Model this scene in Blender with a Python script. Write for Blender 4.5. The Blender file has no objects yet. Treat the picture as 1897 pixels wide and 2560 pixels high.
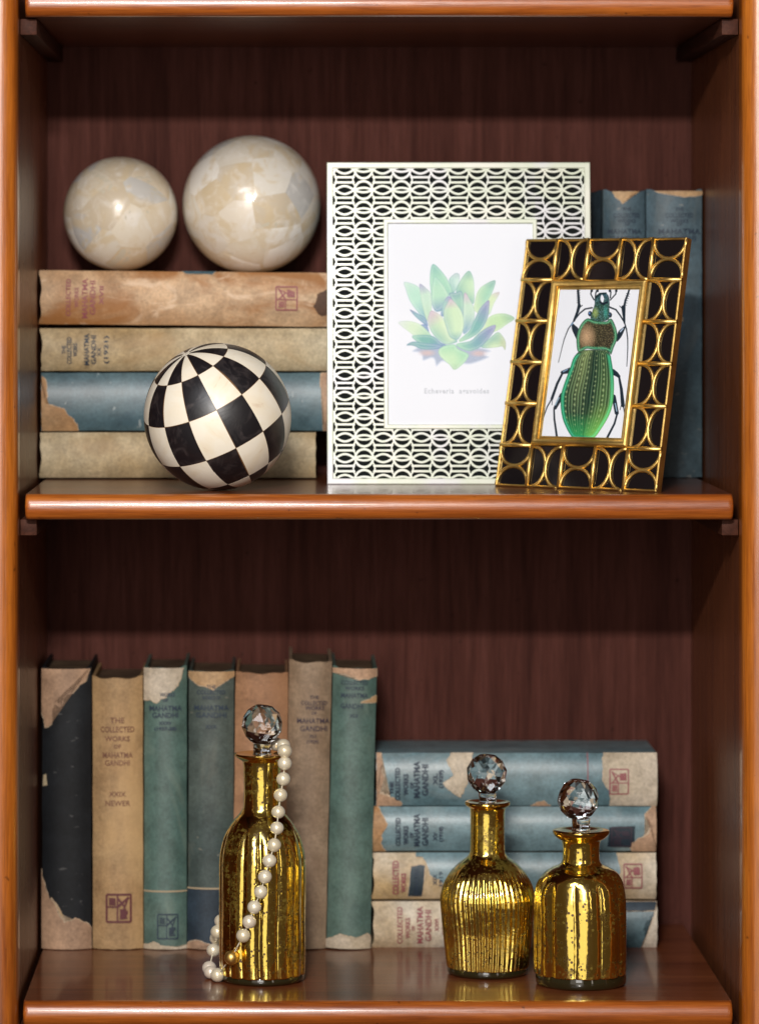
import bpy, bmesh, math, random
import numpy as np
from mathutils import Vector, Matrix
C = bpy.context.scene.collection
PI = math.pi
# ------------------------------------------------------------------ camera
D0 = 2.8                                   # metres from lens to the front edges of the shelves
S = 3433.0                                 # photo pixels per metre in that plane
AX, AZ = 717.0, 737.0                      # where the lens axis meets the photo
cam_d = bpy.data.cameras.new('camera')
cam = bpy.data.objects.new('camera', cam_d); C.objects.link(cam)
cam.location = (0, -D0, 0); cam.rotation_euler = (PI/2, 0, 0)
cam_d.sensor_width = 36; cam_d.sensor_fit = 'AUTO'
cam_d.lens = S*D0/2560*36
cam_d.shift_x = (948.5-AX)/2560; cam_d.shift_y = -(1280-AZ)/2560
cam_d.clip_start = 0.1; cam_d.clip_end = 100
cam_d.dof.use_dof = True; cam_d.dof.focus_distance = D0+0.045; cam_d.dof.aperture_fstop = 5.0
bpy.context.scene.camera = cam
# ------------------------------------------------------------------ world and lamps
w = bpy.data.worlds.new('World'); bpy.context.scene.world = w; w.use_nodes = True
w.node_tree.nodes['Background'].inputs[0].default_value = (0.62, 0.40, 0.27, 1)
w.node_tree.nodes['Background'].inputs[1].default_value = 0.10
def area(name, loc, target, sx, sy, power, col):
    l = bpy.data.lights.new(name, 'AREA'); l.shape = 'RECTANGLE'; l.size = sx; l.size_y = sy
    l.energy = power; l.color = col
    o = bpy.data.objects.new(name, l); C.objects.link(o); o.location = loc
    o.rotation_euler = (Vector(target)-Vector(loc)).to_track_quat('-Z', 'Y').to_euler()
    return o
area('flash_lamp', (-0.12, -2.3, 0.60), (0.07, 0.1, -0.15), 0.28, 0.05, 45, (1.0, 0.95, 0.90))
area('window_light', (-0.50, -2.0, 1.25), (0.0, 0, -0.2), 0.95, 0.75, 20.0, (0.92, 0.95, 1.0))
area('room_light', (-0.60, -3.05, -0.30), (0.05, 0.1, -0.2), 1.9, 2.1, 13.0, (1.0, 0.90, 0.80))
area('bottle_highlight_panel', (-0.22, -2.60, 0.04), (0.0, 0.1, -0.2), 0.70, 0.75, 9.0, (1.0, 0.98, 0.95))  # unseen panel added to put pale patches on the bottle shoulders
area('side_light', (1.15, -2.0, 0.0), (0.1, 0.1, -0.2), 0.10, 1.2, 1.6, (1.0, 0.86, 0.74))
sc = bpy.context.scene
sc.view_settings.view_transform = 'Standard'; sc.view_settings.look = 'None'
sc.view_settings.exposure = 0; sc.view_settings.gamma = 1
sc.cycles.max_bounces = 10; sc.cycles.transmission_bounces = 10; sc.cycles.glossy_bounces = 5
sc.cycles.caustics_refractive = False; sc.cycles.caustics_reflective = False

def P(px, py, y):
    k = (1+y/D0)/S
    return Vector(((px-AX)*k, y, (AZ-py)*k))
def V(vx, vy, y):                          # coordinates of the 1652-wide view of the photo
    return P(vx/0.8709, vy/0.8709, y)
def srgb(r, g, b):
    f = lambda c: (c/255/12.92) if c/255 <= 0.04045 else ((c/255+0.055)/1.055)**2.4
    return (f(r), f(g), f(b), 1)
# ------------------------------------------------------------------ materials
def newmat(name):
    m = bpy.data.materials.new(name); m.use_nodes = True
    nt = m.node_tree; b = nt.nodes['Principled BSDF']
    return m, nt, b
def N(nt, t, **kw):
    n = nt.nodes.new(t)
    for k, v in kw.items():
        if k in n.inputs: n.inputs[k].default_value = v
        else: setattr(n, k, v)
    return n
def ramp(nt, fac, stops):
    r = nt.nodes.new('ShaderNodeValToRGB'); e = r.color_ramp.elements
    e[0].position, e[0].color = stops[0]; e[1].position, e[1].color = stops[-1]
    for p, c in stops[1:-1]:
        x = e.new(p); x.color = c
    nt.links.new(fac, r.inputs[0]); return r.outputs[0]
def coords(nt, scale=(1, 1, 1), rand=True, kind='Object'):
    tc = nt.nodes.new('ShaderNodeTexCoord'); mp = nt.nodes.new('ShaderNodeMapping')
    mp.inputs['Scale'].default_value = scale
    nt.links.new(tc.outputs[kind], mp.inputs[0])
    if rand:
        oi = nt.nodes.new('ShaderNodeObjectInfo'); mu = N(nt, 'ShaderNodeMath', operation='MULTIPLY')
        mu.inputs[1].default_value = 37.0
        nt.links.new(oi.outputs['Random'], mu.inputs[0]); nt.links.new(mu.outputs[0], mp.inputs['Location'])
    return mp.outputs[0]
def noise(nt, vec, scale, detail=4, rough=0.6, dist=0):
    n = N(nt, 'ShaderNodeTexNoise'); n.inputs['Scale'].default_value = scale
    n.inputs['Detail'].default_value = detail; n.inputs['Roughness'].default_value = rough
    n.inputs['Distortion'].default_value = dist
    nt.links.new(vec, n.inputs['Vector']); return n.outputs[0]
def mix(nt, fac, a, b, mode='MIX'):
    m = nt.nodes.new('ShaderNodeMix'); m.data_type = 'RGBA'; m.blend_type = mode
    for s, v in ((m.inputs[0], fac), (m.inputs[6], a), (m.inputs[7], b)):
        if hasattr(v, 'is_linked'): nt.links.new(v, s)
        else: s.default_value = v
    return m.outputs[2]
def bump(nt, b, h, strength, dist=0.001):
    n = N(nt, 'ShaderNodeBump'); n.inputs['Strength'].default_value = strength
    n.inputs['Distance'].default_value = dist
    nt.links.new(h, n.inputs['Height']); nt.links.new(n.outputs[0], b.inputs['Normal'])
def simple(name, col, rough=0.5, metal=0.0, coat=0.0, var=0.0, vscale=60):
    m, nt, b = newmat(name)
    b.inputs['Roughness'].default_value = rough; b.inputs['Metallic'].default_value = metal
    b.inputs['Coat Weight'].default_value = coat; b.inputs['Coat Roughness'].default_value = 0.08
    if var:
        v = coords(nt); n = noise(nt, v, vscale)
        lo = tuple(c*(1-var) for c in col[:3])+(1,); hi = tuple(min(1, c*(1+var)) for c in col[:3])+(1,)
        nt.links.new(ramp(nt, n, [(0.3, lo), (0.7, hi)]), b.inputs['Base Color'])
        bump(nt, b, n, 0.15, 0.0005)
    else: b.inputs['Base Color'].default_value = col
    return m
def wood(name, dark, mid, light, axis, coat=0.7, rough=0.35, crough=0.12, spec=0.5):
    spec_ = spec
    m, nt, b = newmat(name)
    sc_ = [26, 26, 26]; sc_[axis] = 1.2
    v = coords(nt, tuple(sc_), rand=False)
    n1 = noise(nt, v, 3.0, 6, 0.65, 0.6)
    v2 = coords(nt, tuple(s*6 for s in sc_), rand=False); n2 = noise(nt, v2, 4.0, 3, 0.7)
    c1 = ramp(nt, n1, [(0.28, dark), (0.5, mid), (0.75, light)])
    c2 = ramp(nt, n2, [(0.35, (0.62, 0.60, 0.60, 1)), (0.6, (1, 1, 1, 1))])
    c = mix(nt, 0.7, c1, c2, 'MULTIPLY')
    v3 = coords(nt, (1, 1, 1), rand=False); n3 = noise(nt, v3, 130, 3, 0.6)      # pits and scuffs
    c = mix(nt, ramp(nt, n3, [(0.68, (0, 0, 0, 1)), (0.74, (0.7, 0.7, 0.7, 1))]), c, (dark[0]*.4, dark[1]*.4, dark[2]*.4, 1))
    nt.links.new(c, b.inputs['Base Color'])
    b.inputs['Roughness'].default_value = rough; b.inputs['Specular IOR Level'].default_value = spec_
    b.inputs['Coat Weight'].default_value = coat
    n4 = noise(nt, v3, 9, 3, 0.6)
    mr = N(nt, 'ShaderNodeMapRange'); mr.inputs[3].default_value = crough*0.6; mr.inputs[4].default_value = crough*1.6
    nt.links.new(n4, mr.inputs[0]); nt.links.new(mr.outputs[0], b.inputs['Coat Roughness'])
    v5 = coords(nt, tuple(s_*2.2 for s_ in sc_), rand=False); n5 = noise(nt, v5, 2.0, 5, .8, .3)
    mx = N(nt, 'ShaderNodeMath', operation='ADD'); nt.links.new(n2, mx.inputs[0]); nt.links.new(n5, mx.inputs[1])
    bump(nt, b, mx.outputs[0], 0.30, 0.0005)
    n6 = noise(nt, coords(nt, tuple(s_*.9 for s_ in sc_), rand=False), 9, 4, .75)
    c = mix(nt, ramp(nt, n6, [(0.56, (0, 0, 0, 1)), (0.66, (0.55, 0.55, 0.55, 1))]), c, dark)
    nt.links.new(c, b.inputs['Base Color'])
    return m
M = {}
M['edge_x'] = wood('orange_varnished_wood', (0.15, 0.028, 0.004, 1), (0.36, 0.088, 0.010, 1), (0.50, 0.15, 0.020, 1), 0)
M['edge_z'] = wood('orange_varnished_post', (0.20, 0.042, 0.004, 1), (0.42, 0.115, 0.010, 1), (0.54, 0.17, 0.018, 1), 2)
M['shelf'] = wood('brown_shelf_wood', (0.09, 0.020, 0.006, 1), (0.17, 0.046, 0.015, 1), (0.24, 0.075, 0.026, 1), 0, coat=0.45, crough=0.10, spec=.25)
M['side'] = wood('brown_side_wood', (0.10, 0.024, 0.006, 1), (0.20, 0.052, 0.011, 1), (0.26, 0.080, 0.018, 1), 2, coat=0.3, crough=0.25, rough=.45)
M['back'] = wood('purple_brown_veneer', (0.048, 0.014, 0.010, 1), (0.088, 0.028, 0.020, 1), (0.125, 0.043, 0.033, 1), 2, coat=0.0, rough=0.7, spec=0.1)
M['cleat'] = wood('cleat_wood', (0.035, 0.011, 0.006, 1), (0.07, 0.022, 0.012, 1), (0.10, 0.036, 0.02, 1), 1, coat=0.0, spec=.15, rough=.6)

def paper(name, c, c2, sc1=14, amt=0.75, rough=0.6, fleck=None, streak=None, spec=0.35):
    m, nt, b = newmat(name)
    v = coords(nt)
    n = noise(nt, v, sc1, 6, 0.6, 0.4)
    col = ramp(nt, n, [(0.36, c), (0.66, c2)])
    nf = noise(nt, v, 420, 3, 0.7)
    col = mix(nt, amt, col, ramp(nt, nf, [(0.25, (0.62, 0.62, 0.62, 1)), (0.65, (1.12, 1.12, 1.12, 1))]), 'MULTIPLY')
    nm = noise(nt, v, 60, 5, 0.7)
    col = mix(nt, 0.9, col, ramp(nt, nm, [(0.35, (0.68, 0.67, 0.66, 1)), (0.6, (1.05, 1.05, 1.05, 1))]), 'MULTIPLY')
    if fleck:
        v2 = coords(nt, (1, 1, 2.2)); nn = noise(nt, v2, 110, 2, 0.5)
        col = mix(nt, ramp(nt, nn, [(0.70, (0, 0, 0, 1)), (0.74, (0.8, 0.8, 0.8, 1))]), col, fleck)
    nt.links.new(col, b.inputs['Base Color'])
    b.inputs['Roughness'].default_value = rough
    b.inputs['Specular IOR Level'].default_value = spec
    bump(nt, b, nf, 0.3, 0.0004)
    return m
M['tan'] = paper('tan_paper', srgb(200, 168, 128), srgb(160, 112, 66), 9)
M['tan_stained'] = paper('stained_tan_paper', srgb(205, 172, 136), srgb(160, 108, 56), 11)
def stain(m, scale, col, lo, hi, sx=(1, 1, 1), f=.8):
    nt = m.node_tree; b = nt.nodes['Principled BSDF']; src = b.inputs['Base Color'].links[0].from_socket
    n = noise(nt, coords(nt, sx), scale, 5, .6, .8)
    nt.links.new(mix(nt, ramp(nt, n, [(lo, (0, 0, 0, 1)), (hi, (f, f, f, 1))]), src, col), b.inputs['Base Color'])
stain(M['tan_stained'], 16, srgb(150, 96, 44), .50, .60, (1, 1, .5))
stain(M['tan_stained'], 45, srgb(228, 200, 170), .58, .66, (1, 1, .5), .6)
M['kraft'] = paper('kraft_cloth', srgb(180, 150, 110), srgb(156, 120, 80), 9)
M['orange_tan'] = paper('orange_tan_cloth', srgb(186, 144, 110), srgb(158, 116, 84), 7)
M['grey_tan'] = paper('grey_tan_cloth', srgb(168, 146, 122), srgb(140, 116, 92), 10)
M['cream'] = paper('cream_paper', srgb(205, 190, 158), srgb(172, 146, 104), 8)
M['cream2'] = paper('pale_cream_paper', srgb(212, 202, 184), srgb(188, 160, 116), 9)
M['blue'] = paper('blue_jacket', srgb(92, 118, 124), srgb(66, 92, 102), 12, rough=0.42, fleck=srgb(150, 160, 160), spec=0.6)
M['blue_light'] = paper('light_blue_jacket', srgb(118, 144, 150), srgb(88, 118, 126), 12, rough=0.38, spec=0.7)
stain(M['cream'], 14, srgb(158, 128, 88), .52, .66, (1, 1, .6), .6); stain(M['cream2'], 14, srgb(190, 150, 98), .52, .66, (1, 1, .6), .5)
stain(M['kraft'], 10, srgb(196, 160, 112), .5, .64, (1, 1, .5), .6); stain(M['blue'], 16, srgb(118, 140, 146), .55, .68, (1, 1, .5), .5)
M['slate'] = paper('slate_blue_cloth', srgb(86, 108, 118), srgb(66, 84, 94), 14, rough=0.5, fleck=srgb(120, 125, 125))
M['dark_slate'] = paper('dark_slate_cloth', srgb(60, 74, 82), srgb(42, 54, 62), 14, rough=0.5)
M['green'] = paper('green_cloth', srgb(96, 120, 110), srgb(70, 96, 90), 12, rough=0.45, spec=0.5)
M['grey_green'] = paper('grey_green_cloth', srgb(84, 94, 88), srgb(60, 74, 72), 9, rough=0.5, fleck=srgb(120, 118, 105))
M['navy'] = paper('dark_navy_cloth', srgb(52, 66, 78), srgb(40, 52, 62), 14, rough=0.5)
M['black_cloth'] = paper('black_cloth', srgb(30, 33, 37), srgb(22, 24, 27), 20, rough=0.6, fleck=srgb(80, 80, 80), spec=0.25)
M['bare'] = paper('bare_board', srgb(196, 160, 130), srgb(158, 128, 104), 25)
M['bare_pale'] = paper('pale_bare_board', srgb(208, 194, 174), srgb(182, 166, 140), 25)
stain(M['green'], 22, srgb(112, 128, 116), .54, .66, (1, 1, .35), .55); stain(M['grey_green'], 22, srgb(108, 108, 96), .54, .66, (1, 1, .35), .5)
stain(M['blue_light'], 24, srgb(138, 150, 150), .54, .66, (1, 1, .35), .5); stain(M['slate'], 22, srgb(104, 112, 112), .54, .66, (1, 1, .35), .5)
stain(M['grey_tan'], 12, srgb(128, 104, 82), .5, .62, (1, 1, .4), .6); stain(M['orange_tan'], 14, srgb(158, 116, 84), .5, .6, (1, 1, .4), .6)
M['torn_edge'] = paper('torn_paper_edge', srgb(216, 196, 170), srgb(186, 158, 126), 60)
M['pages'] = paper('page_edges', srgb(120, 100, 78), srgb(84, 66, 50), 40)
M['ink_navy'] = simple('navy_ink', srgb(38, 52, 68), 0.6)
M['ink_dark'] = simple('dark_ink', srgb(56, 44, 56), 0.6)
M['ink_brown'] = simple('brown_ink', srgb(112, 72, 52), 0.6)
M['ink_red'] = simple('faded_red_ink', srgb(142, 76, 80), 0.6)
M['ink_maroon'] = simple('maroon_ink', srgb(92, 40, 44), 0.6)
M['ink_pale'] = simple('pale_caption_ink', srgb(196, 200, 208), 0.6)
M['rule'] = simple('pale_rule', srgb(170, 150, 120), 0.6)
# ------------------------------------------------------------------ mesh helpers
def link(name, me, mat=None, parent=None, smooth=False):
    o = bpy.data.objects.new(name, me); C.objects.link(o)
    if mat is not None:
        for m_ in (mat if isinstance(mat, list) else [mat]): me.materials.append(m_)
    if parent: o.parent = parent
    if smooth:
        for p in me.polygons: p.use_smooth = True
    return o
def frombm(name, bm, mat=None, parent=None, smooth=False, auto=None):
    me = bpy.data.meshes.new(name); bm.normal_update(); bm.to_mesh(me); bm.free()
    if auto is not None:
        for p in me.polygons: p.use_smooth = True
        me.set_sharp_from_angle(angle=math.radians(auto))
    return link(name, me, mat, parent, smooth)
def frompy(name, vs, fs, mat=None, parent=None, smooth=False, auto=None):
    me = bpy.data.meshes.new(name); me.from_pydata([tuple(v) for v in vs], [], fs); me.update()
    if auto is not None:
        for p in me.polygons: p.use_smooth = True
        me.set_sharp_from_angle(angle=math.radians(auto))
    return link(name, me, mat, parent, smooth)
def empty(name, loc, label, cat, group=None, rot=(0, 0, 0)):
    o = bpy.data.objects.new(name, None); C.objects.link(o); o.location = loc; o.rotation_euler = rot
    o.empty_display_size = 0.02
    o['label'] = label; o['category'] = cat
    if group: o['group'] = group
    return o
def box(bm, x0, x1, y0, y1, z0, z1, bev=0.0, seg=3, edges=None):
    r = bmesh.ops.create_cube(bm, size=1)
    vs = r['verts']
    for v in vs:
        v.co = Vector((x0 if v.co.x < 0 else x1, y0 if v.co.y < 0 else y1, z0 if v.co.z < 0 else z1))
    if bev:
        es = set()
        for v in vs:
            for e in v.link_edges: es.add(e)
        es = [e for e in es if (edges is None or edges(e))]
        bmesh.ops.bevel(bm, geom=es, offset=bev, segments=seg, affect='EDGES', profile=0.5)
def tube(bm, pts, r, seg=8, closed=False):
    rings = []; n = len(pts)
    pts = [Vector(p) for p in pts]; up = None
    for i, p in enumerate(pts):
        if closed: t = pts[(i+1) % n]-pts[i-1]
        else: t = pts[min(i+1, n-1)]-pts[max(i-1, 0)]
        t.normalize()
        if up is None:
            up = t.orthogonal().normalized()
        up = (up-t*up.dot(t)).normalized(); s = t.cross(up)
        rr = r[i] if isinstance(r, (list, tuple)) else r
        rings.append([bm.verts.new(p+up*rr*math.cos(a)+s*rr*math.sin(a)) for a in [2*PI*j/seg for j in range(seg)]])
    for i in range(n if closed else n-1):
        A, B = rings[i], rings[(i+1) % n]
        for j in range(seg): bm.faces.new((A[j], A[(j+1) % seg], B[(j+1) % seg], B[j]))
    if not closed:
        bm.faces.new(list(reversed(rings[0]))); bm.faces.new(rings[-1])
def lathe(prof, seg, fn=None, cap0=True, cap1=False):
    vs, fs = [], []
    for i, (r, z) in enumerate(prof):
        for j in range(seg):
            a = 2*PI*j/seg
            rr = r*(fn(a, z, i) if fn else 1)
            vs.append((rr*math.cos(a), rr*math.sin(a), z))
    for i in range(len(prof)-1):
        for j in range(seg):
            a, b = i*seg+j, i*seg+(j+1) % seg
            fs.append((a, b, b+seg, a+seg))
    if cap0: fs.append(tuple(reversed(range(seg))))
    if cap1: fs.append(tuple(range((len(prof)-1)*seg, len(prof)*seg)))
    return vs, fs
def catmull(pts, n=8, closed=True):
    out = []; L = len(pts)
    for i in range(L if closed else L-1):
        g = (lambda k: pts[k % L]) if closed else (lambda k: pts[max(0, min(L-1, k))])
        p0, p1, p2, p3 = [np.array(g(i+k), float) for k in (-1, 0, 1, 2)]
        for t in np.linspace(0, 1, n, endpoint=False):
            out.append(0.5*((2*p1)+(-p0+p2)*t+(2*p0-5*p1+4*p2-p3)*t*t+(-p0+3*p1-3*p2+p3)*t**3))
    if not closed: out.append(np.array(pts[-1], float))
    return np.array(out)
# ------------------------------------------------------------------ the bookcase
XL, XR = (46-AX)/S, (1853-AX)/S            # inner faces of its sides
YB = 0.353                                  # back panel
ZM, ZB, ZT = -0.1455, -0.5155, 0.2215       # tops of the three shelves
TH = 0.0185
bc = empty('bookcase', (0, 0, ZB-TH-0.08), 'orange-brown varnished wooden bookcase with rounded shelf edges holding everything', 'bookcase')
def bpart(name, bm, mat, auto=35):
    o = frombm(name, bm, mat, None, auto=auto)
    o.data.transform(Matrix.Translation(-bc.location)); o.parent = bc
    return o
z0, z1 = ZB-TH-0.08, 0.36
for nm, x0, x1, sgn in (('left', XL-0.045, XL, 1), ('right', XR, XR+0.045, -1)):
    bm = bmesh.new()
    box(bm, x0, x1, -0.010, 0.018, z0, z1, 0.0125, 8, edges=lambda e: abs(e.verts[0].co.z-e.verts[1].co.z) > 0.1 and e.verts[0].co.y < 0)
    bpart('post', bm, M['edge_z'])
    bm = bmesh.new()
    if sgn > 0: box(bm, x0+0.02, x1-0.0006, 0.0182, YB+0.012, z0, z1)
    else: box(bm, x0+0.0006, x1-0.02, 0.0182, YB+0.012, z0, z1)
    bpart('side_panel', bm, M['side'])
bm = bmesh.new(); box(bm, XL-0.0004, XR+0.0004, YB, YB+0.008, z0, z1); bpart('back_panel', bm, M['back'])
def shelf(zt, sides=(63, 1833)):
    xl, xr = (sides[0]-AX)/S, (sides[1]-AX)/S
    bm = bmesh.new(); box(bm, xl, xr, 0.0094, YB-0.002, zt-TH, zt, 0.0005, 1)
    so = bpart('shelf', bm, M['shelf'])
    r = TH/2; prof = [(0.0092, zt+0.0001)]
    for k in range(15):
        a = PI/2+PI*k/14
        prof.append((0.0078+0.0078*math.cos(a), zt-r+(r+0.0001)*math.sin(a)))
    prof.append((0.0092, zt-TH-0.0001))
    vs, fs = [], []; n = len(prof)
    xs = [xl, xl+0.0006, xl+0.002]+list(np.linspace(xl+0.004, xr-0.004, 90))+[xr-0.002, xr-0.0006, xr]
    rnd = random.Random(int(abs(zt)*1e4))
    for i, x in enumerate(xs):
        inset = 0.0020 if i in (0, len(xs)-1) else 0.0007 if i in (1, len(xs)-2) else 0
        for j, (y, z) in enumerate(prof):
            yy = y+inset
            zz = z-inset*(1 if z > zt-r else -1)*0.7
            if y < 0.007 and 2 < i < len(xs)-3: yy += rnd.uniform(-1, 1)*0.00005
            vs.append((x, yy, zz))
    for i in range(len(xs)-1):
        for j in range(n-1):
            a = i*n+j; fs.append((a, a+n, a+n+1, a+1))
        fs.append((i*n+n-1, i*n+n+n-1, i*n+n, i*n))
    fs.append(tuple(range(n))); fs.append(tuple(reversed(range((len(xs)-1)*n, len(xs)*n))))
    o = frompy('rounded_lip', vs, fs, M['edge_x'], None, auto=40)
    o.data.transform(Matrix.Translation(-bc.location)); o.parent = so
    for x0, x1 in ((XL+0.0002, XL+0.0125), (XR-0.0125, XR-0.0002)):
        bm = bmesh.new(); box(bm, x0, x1, 0.0188, YB-0.004, zt-TH-0.0125, zt-TH-0.0006, 0.0008, 2)
        bpart('cleat', bm, M['cleat'])
shelf(ZT); shelf(ZM); shelf(ZB, (58, 1831))
# ------------------------------------------------------------------ books
def rag(pts, amp, depth=4, seed=1, keep=None):
    """ragged polyline: midpoint displacement on every edge not in keep"""
    rnd = random.Random(seed); out = []
    n = len(pts)
    for i in range(n):
        a, b = Vector(pts[i]), Vector(pts[(i+1) % n])
        seg = [a, b]
        if not (keep and i in keep):
            am = amp
            for _ in range(depth):
                s2 = []
                for p, q in zip(seg, seg[1:]):
                    d = q-p; nrm = Vector((-d.y, d.x))
                    if nrm.length > 0: nrm.normalize()
                    s2 += [p, (p+q)/2+nrm*rnd.uniform(-am, am)*min(1, d.length/0.006)]
                s2.append(seg[-1]); seg = s2; am *= 0.55
        out += [tuple(p) for p in seg[:-1]]
    return out
def spine_y(x, T, b):
    s = min(1, abs(2*x/T)); return -b*(1-s**2.4)
def conform(bm, T, b, off, zlim=None, skirt=True):
    """bend a flat (x,z) sheet onto a spine"""
    n = 18
    for k in range(1, n):
        x = -T/2+T*k/n
        bmesh.ops.bisect_plane(bm, geom=bm.verts[:]+bm.edges[:]+bm.faces[:], plane_co=(x, 0, 0), plane_no=(1, 0, 0), dist=1e-7)
    e = T*0.4985
    bmesh.ops.bisect_plane(bm, geom=bm.verts[:]+bm.edges[:]+bm.faces[:], plane_co=(e, 0, 0), plane_no=(1, 0, 0), clear_outer=True, dist=1e-7)
    bmesh.ops.bisect_plane(bm, geom=bm.verts[:]+bm.edges[:]+bm.faces[:], plane_co=(-e, 0, 0), plane_no=(-1, 0, 0), clear_outer=True, dist=1e-7)
    if zlim:
        bmesh.ops.bisect_plane(bm, geom=bm.verts[:]+bm.edges[:]+bm.faces[:], plane_co=(0, 0, zlim[1]), plane_no=(0, 0, 1), clear_outer=True, dist=1e-7)
        bmesh.ops.bisect_plane(bm, geom=bm.verts[:]+bm.edges[:]+bm.faces[:], plane_co=(0, 0, zlim[0]), plane_no=(0, 0, -1), clear_outer=True, dist=1e-7)
    be = [e_ for e_ in bm.edges if e_.is_boundary] if skirt else []
    for v in bm.verts: v.co.y = spine_y(v.co.x, T, b)-off
    m = {}
    for e_ in be:
        a, c = e_.verts
        for v in (a, c):
            if v not in m:
                nv = bm.verts.new(v.co+Vector((0, off*0.9, 0))); m[v] = nv
        try: bm.faces.new((a, c, m[c], m[a]))
        except ValueError: pass
def patch(name, pts, T, b, H, mat, parent, off=0.0004, amp=0.0012, seed=1, keep=None, depth=4):
    pts = rag(pts, amp, depth, seed, keep)
    edge = None
    if name in ('torn_patch', 'torn_flap', 'jacket_scrap', 'jacket') and off < .002:
        ar = sum(p[0]*q[1]-q[0]*p[1] for p, q in zip(pts, pts[1:]+pts[:1])); sg = 1 if ar > 0 else -1
        rr_ = random.Random(seed+99); out = []
        for i in range(len(pts)):
            a, c = Vector(pts[i-1]), Vector(pts[(i+1) % len(pts)]); d = c-a
            nn = Vector((d.y, -d.x))*sg
            if nn.length > 0: nn.normalize()
            q = Vector(pts[i])+nn*rr_.uniform(.00005, .00075); out.append((q.x, q.y))
        edge = bmesh.new(); f = edge.faces.new([edge.verts.new((p[0], 0, p[1])) for p in out])
        if f.normal.y > 0: f.normal_flip()
        bmesh.ops.triangulate(edge, faces=[f]); conform(edge, T, b, off, (0.0003, H-0.0003))
        off += .00022
    bm = bmesh.new()
    vs = [bm.verts.new((p[0], 0, p[1])) for p in pts]
    f = bm.faces.new(vs)
    if f.normal.y > 0: f.normal_flip()
    bmesh.ops.triangulate(bm, faces=[f])
    conform(bm, T, b, off, (0.0003, H-0.0003))
    o = frombm(name, bm, mat, parent)
    if edge: frombm('torn_edge', edge, M['torn_edge'], o)
    return o
def text_bm(s, size, cx, cz, width=None, bold=0.0, space=1.0):
    cu = bpy.data.curves.new('lettering_curve', 'FONT'); cu.body = s; cu.size = size
    cu.align_x = 'CENTER'; cu.align_y = 'CENTER'; cu.offset = bold; cu.space_character = space
    cu.resolution_u = 2
    o = bpy.data.objects.new('lettering_curve', cu); C.objects.link(o)
    dg = bpy.context.evaluated_depsgraph_get()
    me = bpy.data.meshes.new_from_object(o.evaluated_get(dg))
    bpy.data.objects.remove(o); bpy.data.curves.remove(cu)
    bm = bmesh.new(); bm.from_mesh(me); bpy.data.meshes.remove(me)
    xs = [v.co.x for v in bm.verts]
    k = 1
    if width and xs: k = width/(max(xs)-min(xs))
    for v in bm.verts: v.co = Vector((cx+v.co.x*k, 0, cz+v.co.y))
    return bm
def letter(lines, T, b, mat, parent, off=0.0007, bold=0.00008):
    """lines: (string, size, x centre, z centre, width)"""
    bm = bmesh.new(); tmp = bpy.data.meshes.new('t')
    for (s, size, cx, cz, wd) in lines:
        t = text_bm(s, size, cx, cz, wd, bold); t.to_mesh(tmp); t.free(); bm.from_mesh(tmp)
    bpy.data.meshes.remove(tmp)
    for k in range(1, 18):
        x = -T/2+T*k/18
        bmesh.ops.bisect_plane(bm, geom=bm.verts[:]+bm.edges[:]+bm.faces[:], plane_co=(x, 0, 0), plane_no=(1, 0, 0), dist=1e-7)
    for v in bm.verts: v.co.y = spine_y(v.co.x, T, b)-off
    return frombm('lettering', bm, mat, parent)
def emblem(cx, cz, wd, h, T, b, mat, parent, seed=0, off=0.0008, tk=1.0):
    """publisher's square stamp: a box, a diagonal bird-like stroke and scribbles"""
    bm = bmesh.new()
    def q(x0, z0, x1, z1, t=0.0005):
        d = Vector((x1-x0, z1-z0)); n = Vector((-d.y, d.x)).normalized()*t*tk
        L = [(x0+n.x, z0+n.y), (x1+n.x, z1+n.y), (x1-n.x, z1-n.y), (x0-n.x, z0-n.y)]
        bm.faces.new([bm.verts.new((cx+a, q.k, cz+c)) for a, c in L]); q.k -= 0.00001
    q.k = 0
    W, H_ = wd/2, h/2
    q(-W, -H_, W, -H_); q(W, -H_, W, H_); q(W, H_, -W, H_); q(-W, H_, -W, -H_)
    q(-W, H_*0.1, -W*0.05, H_*0.1, .0004); q(-W*0.1, -H_, -W*0.1, H_, .0004)
    q(-W*0.1, H_*0.1, W*0.85, H_*0.8, .0006); q(-W*0.1, H_*0.75, W*0.5, H_*0.1, .0005)
    rnd = random.Random(seed)
    for k in range(5):
        q(W*0.1, -H_*(0.15+0.15*k), W*(0.6+0.2*rnd.random()), -H_*(0.1+0.15*k), .0005)
    for k in range(4):
        q(-W*0.8, H_*(0.3+0.14*k), -W*0.25, H_*(0.26+0.14*k), .0004)
    q(W*0.75, H_*0.7, W*0.2, -H_*0.6, .0004)
    for k in range(1, 24):
        bmesh.ops.bisect_plane(bm, geom=bm.verts[:]+bm.edges[:]+bm.faces[:], plane_co=(-T/2+T*k/24, 0, 0), plane_no=(1, 0, 0), dist=1e-7)
    for v in bm.verts: v.co.y += spine_y(v.co.x, T, b)-off
    return frombm('emblem', bm, mat, parent)
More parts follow.
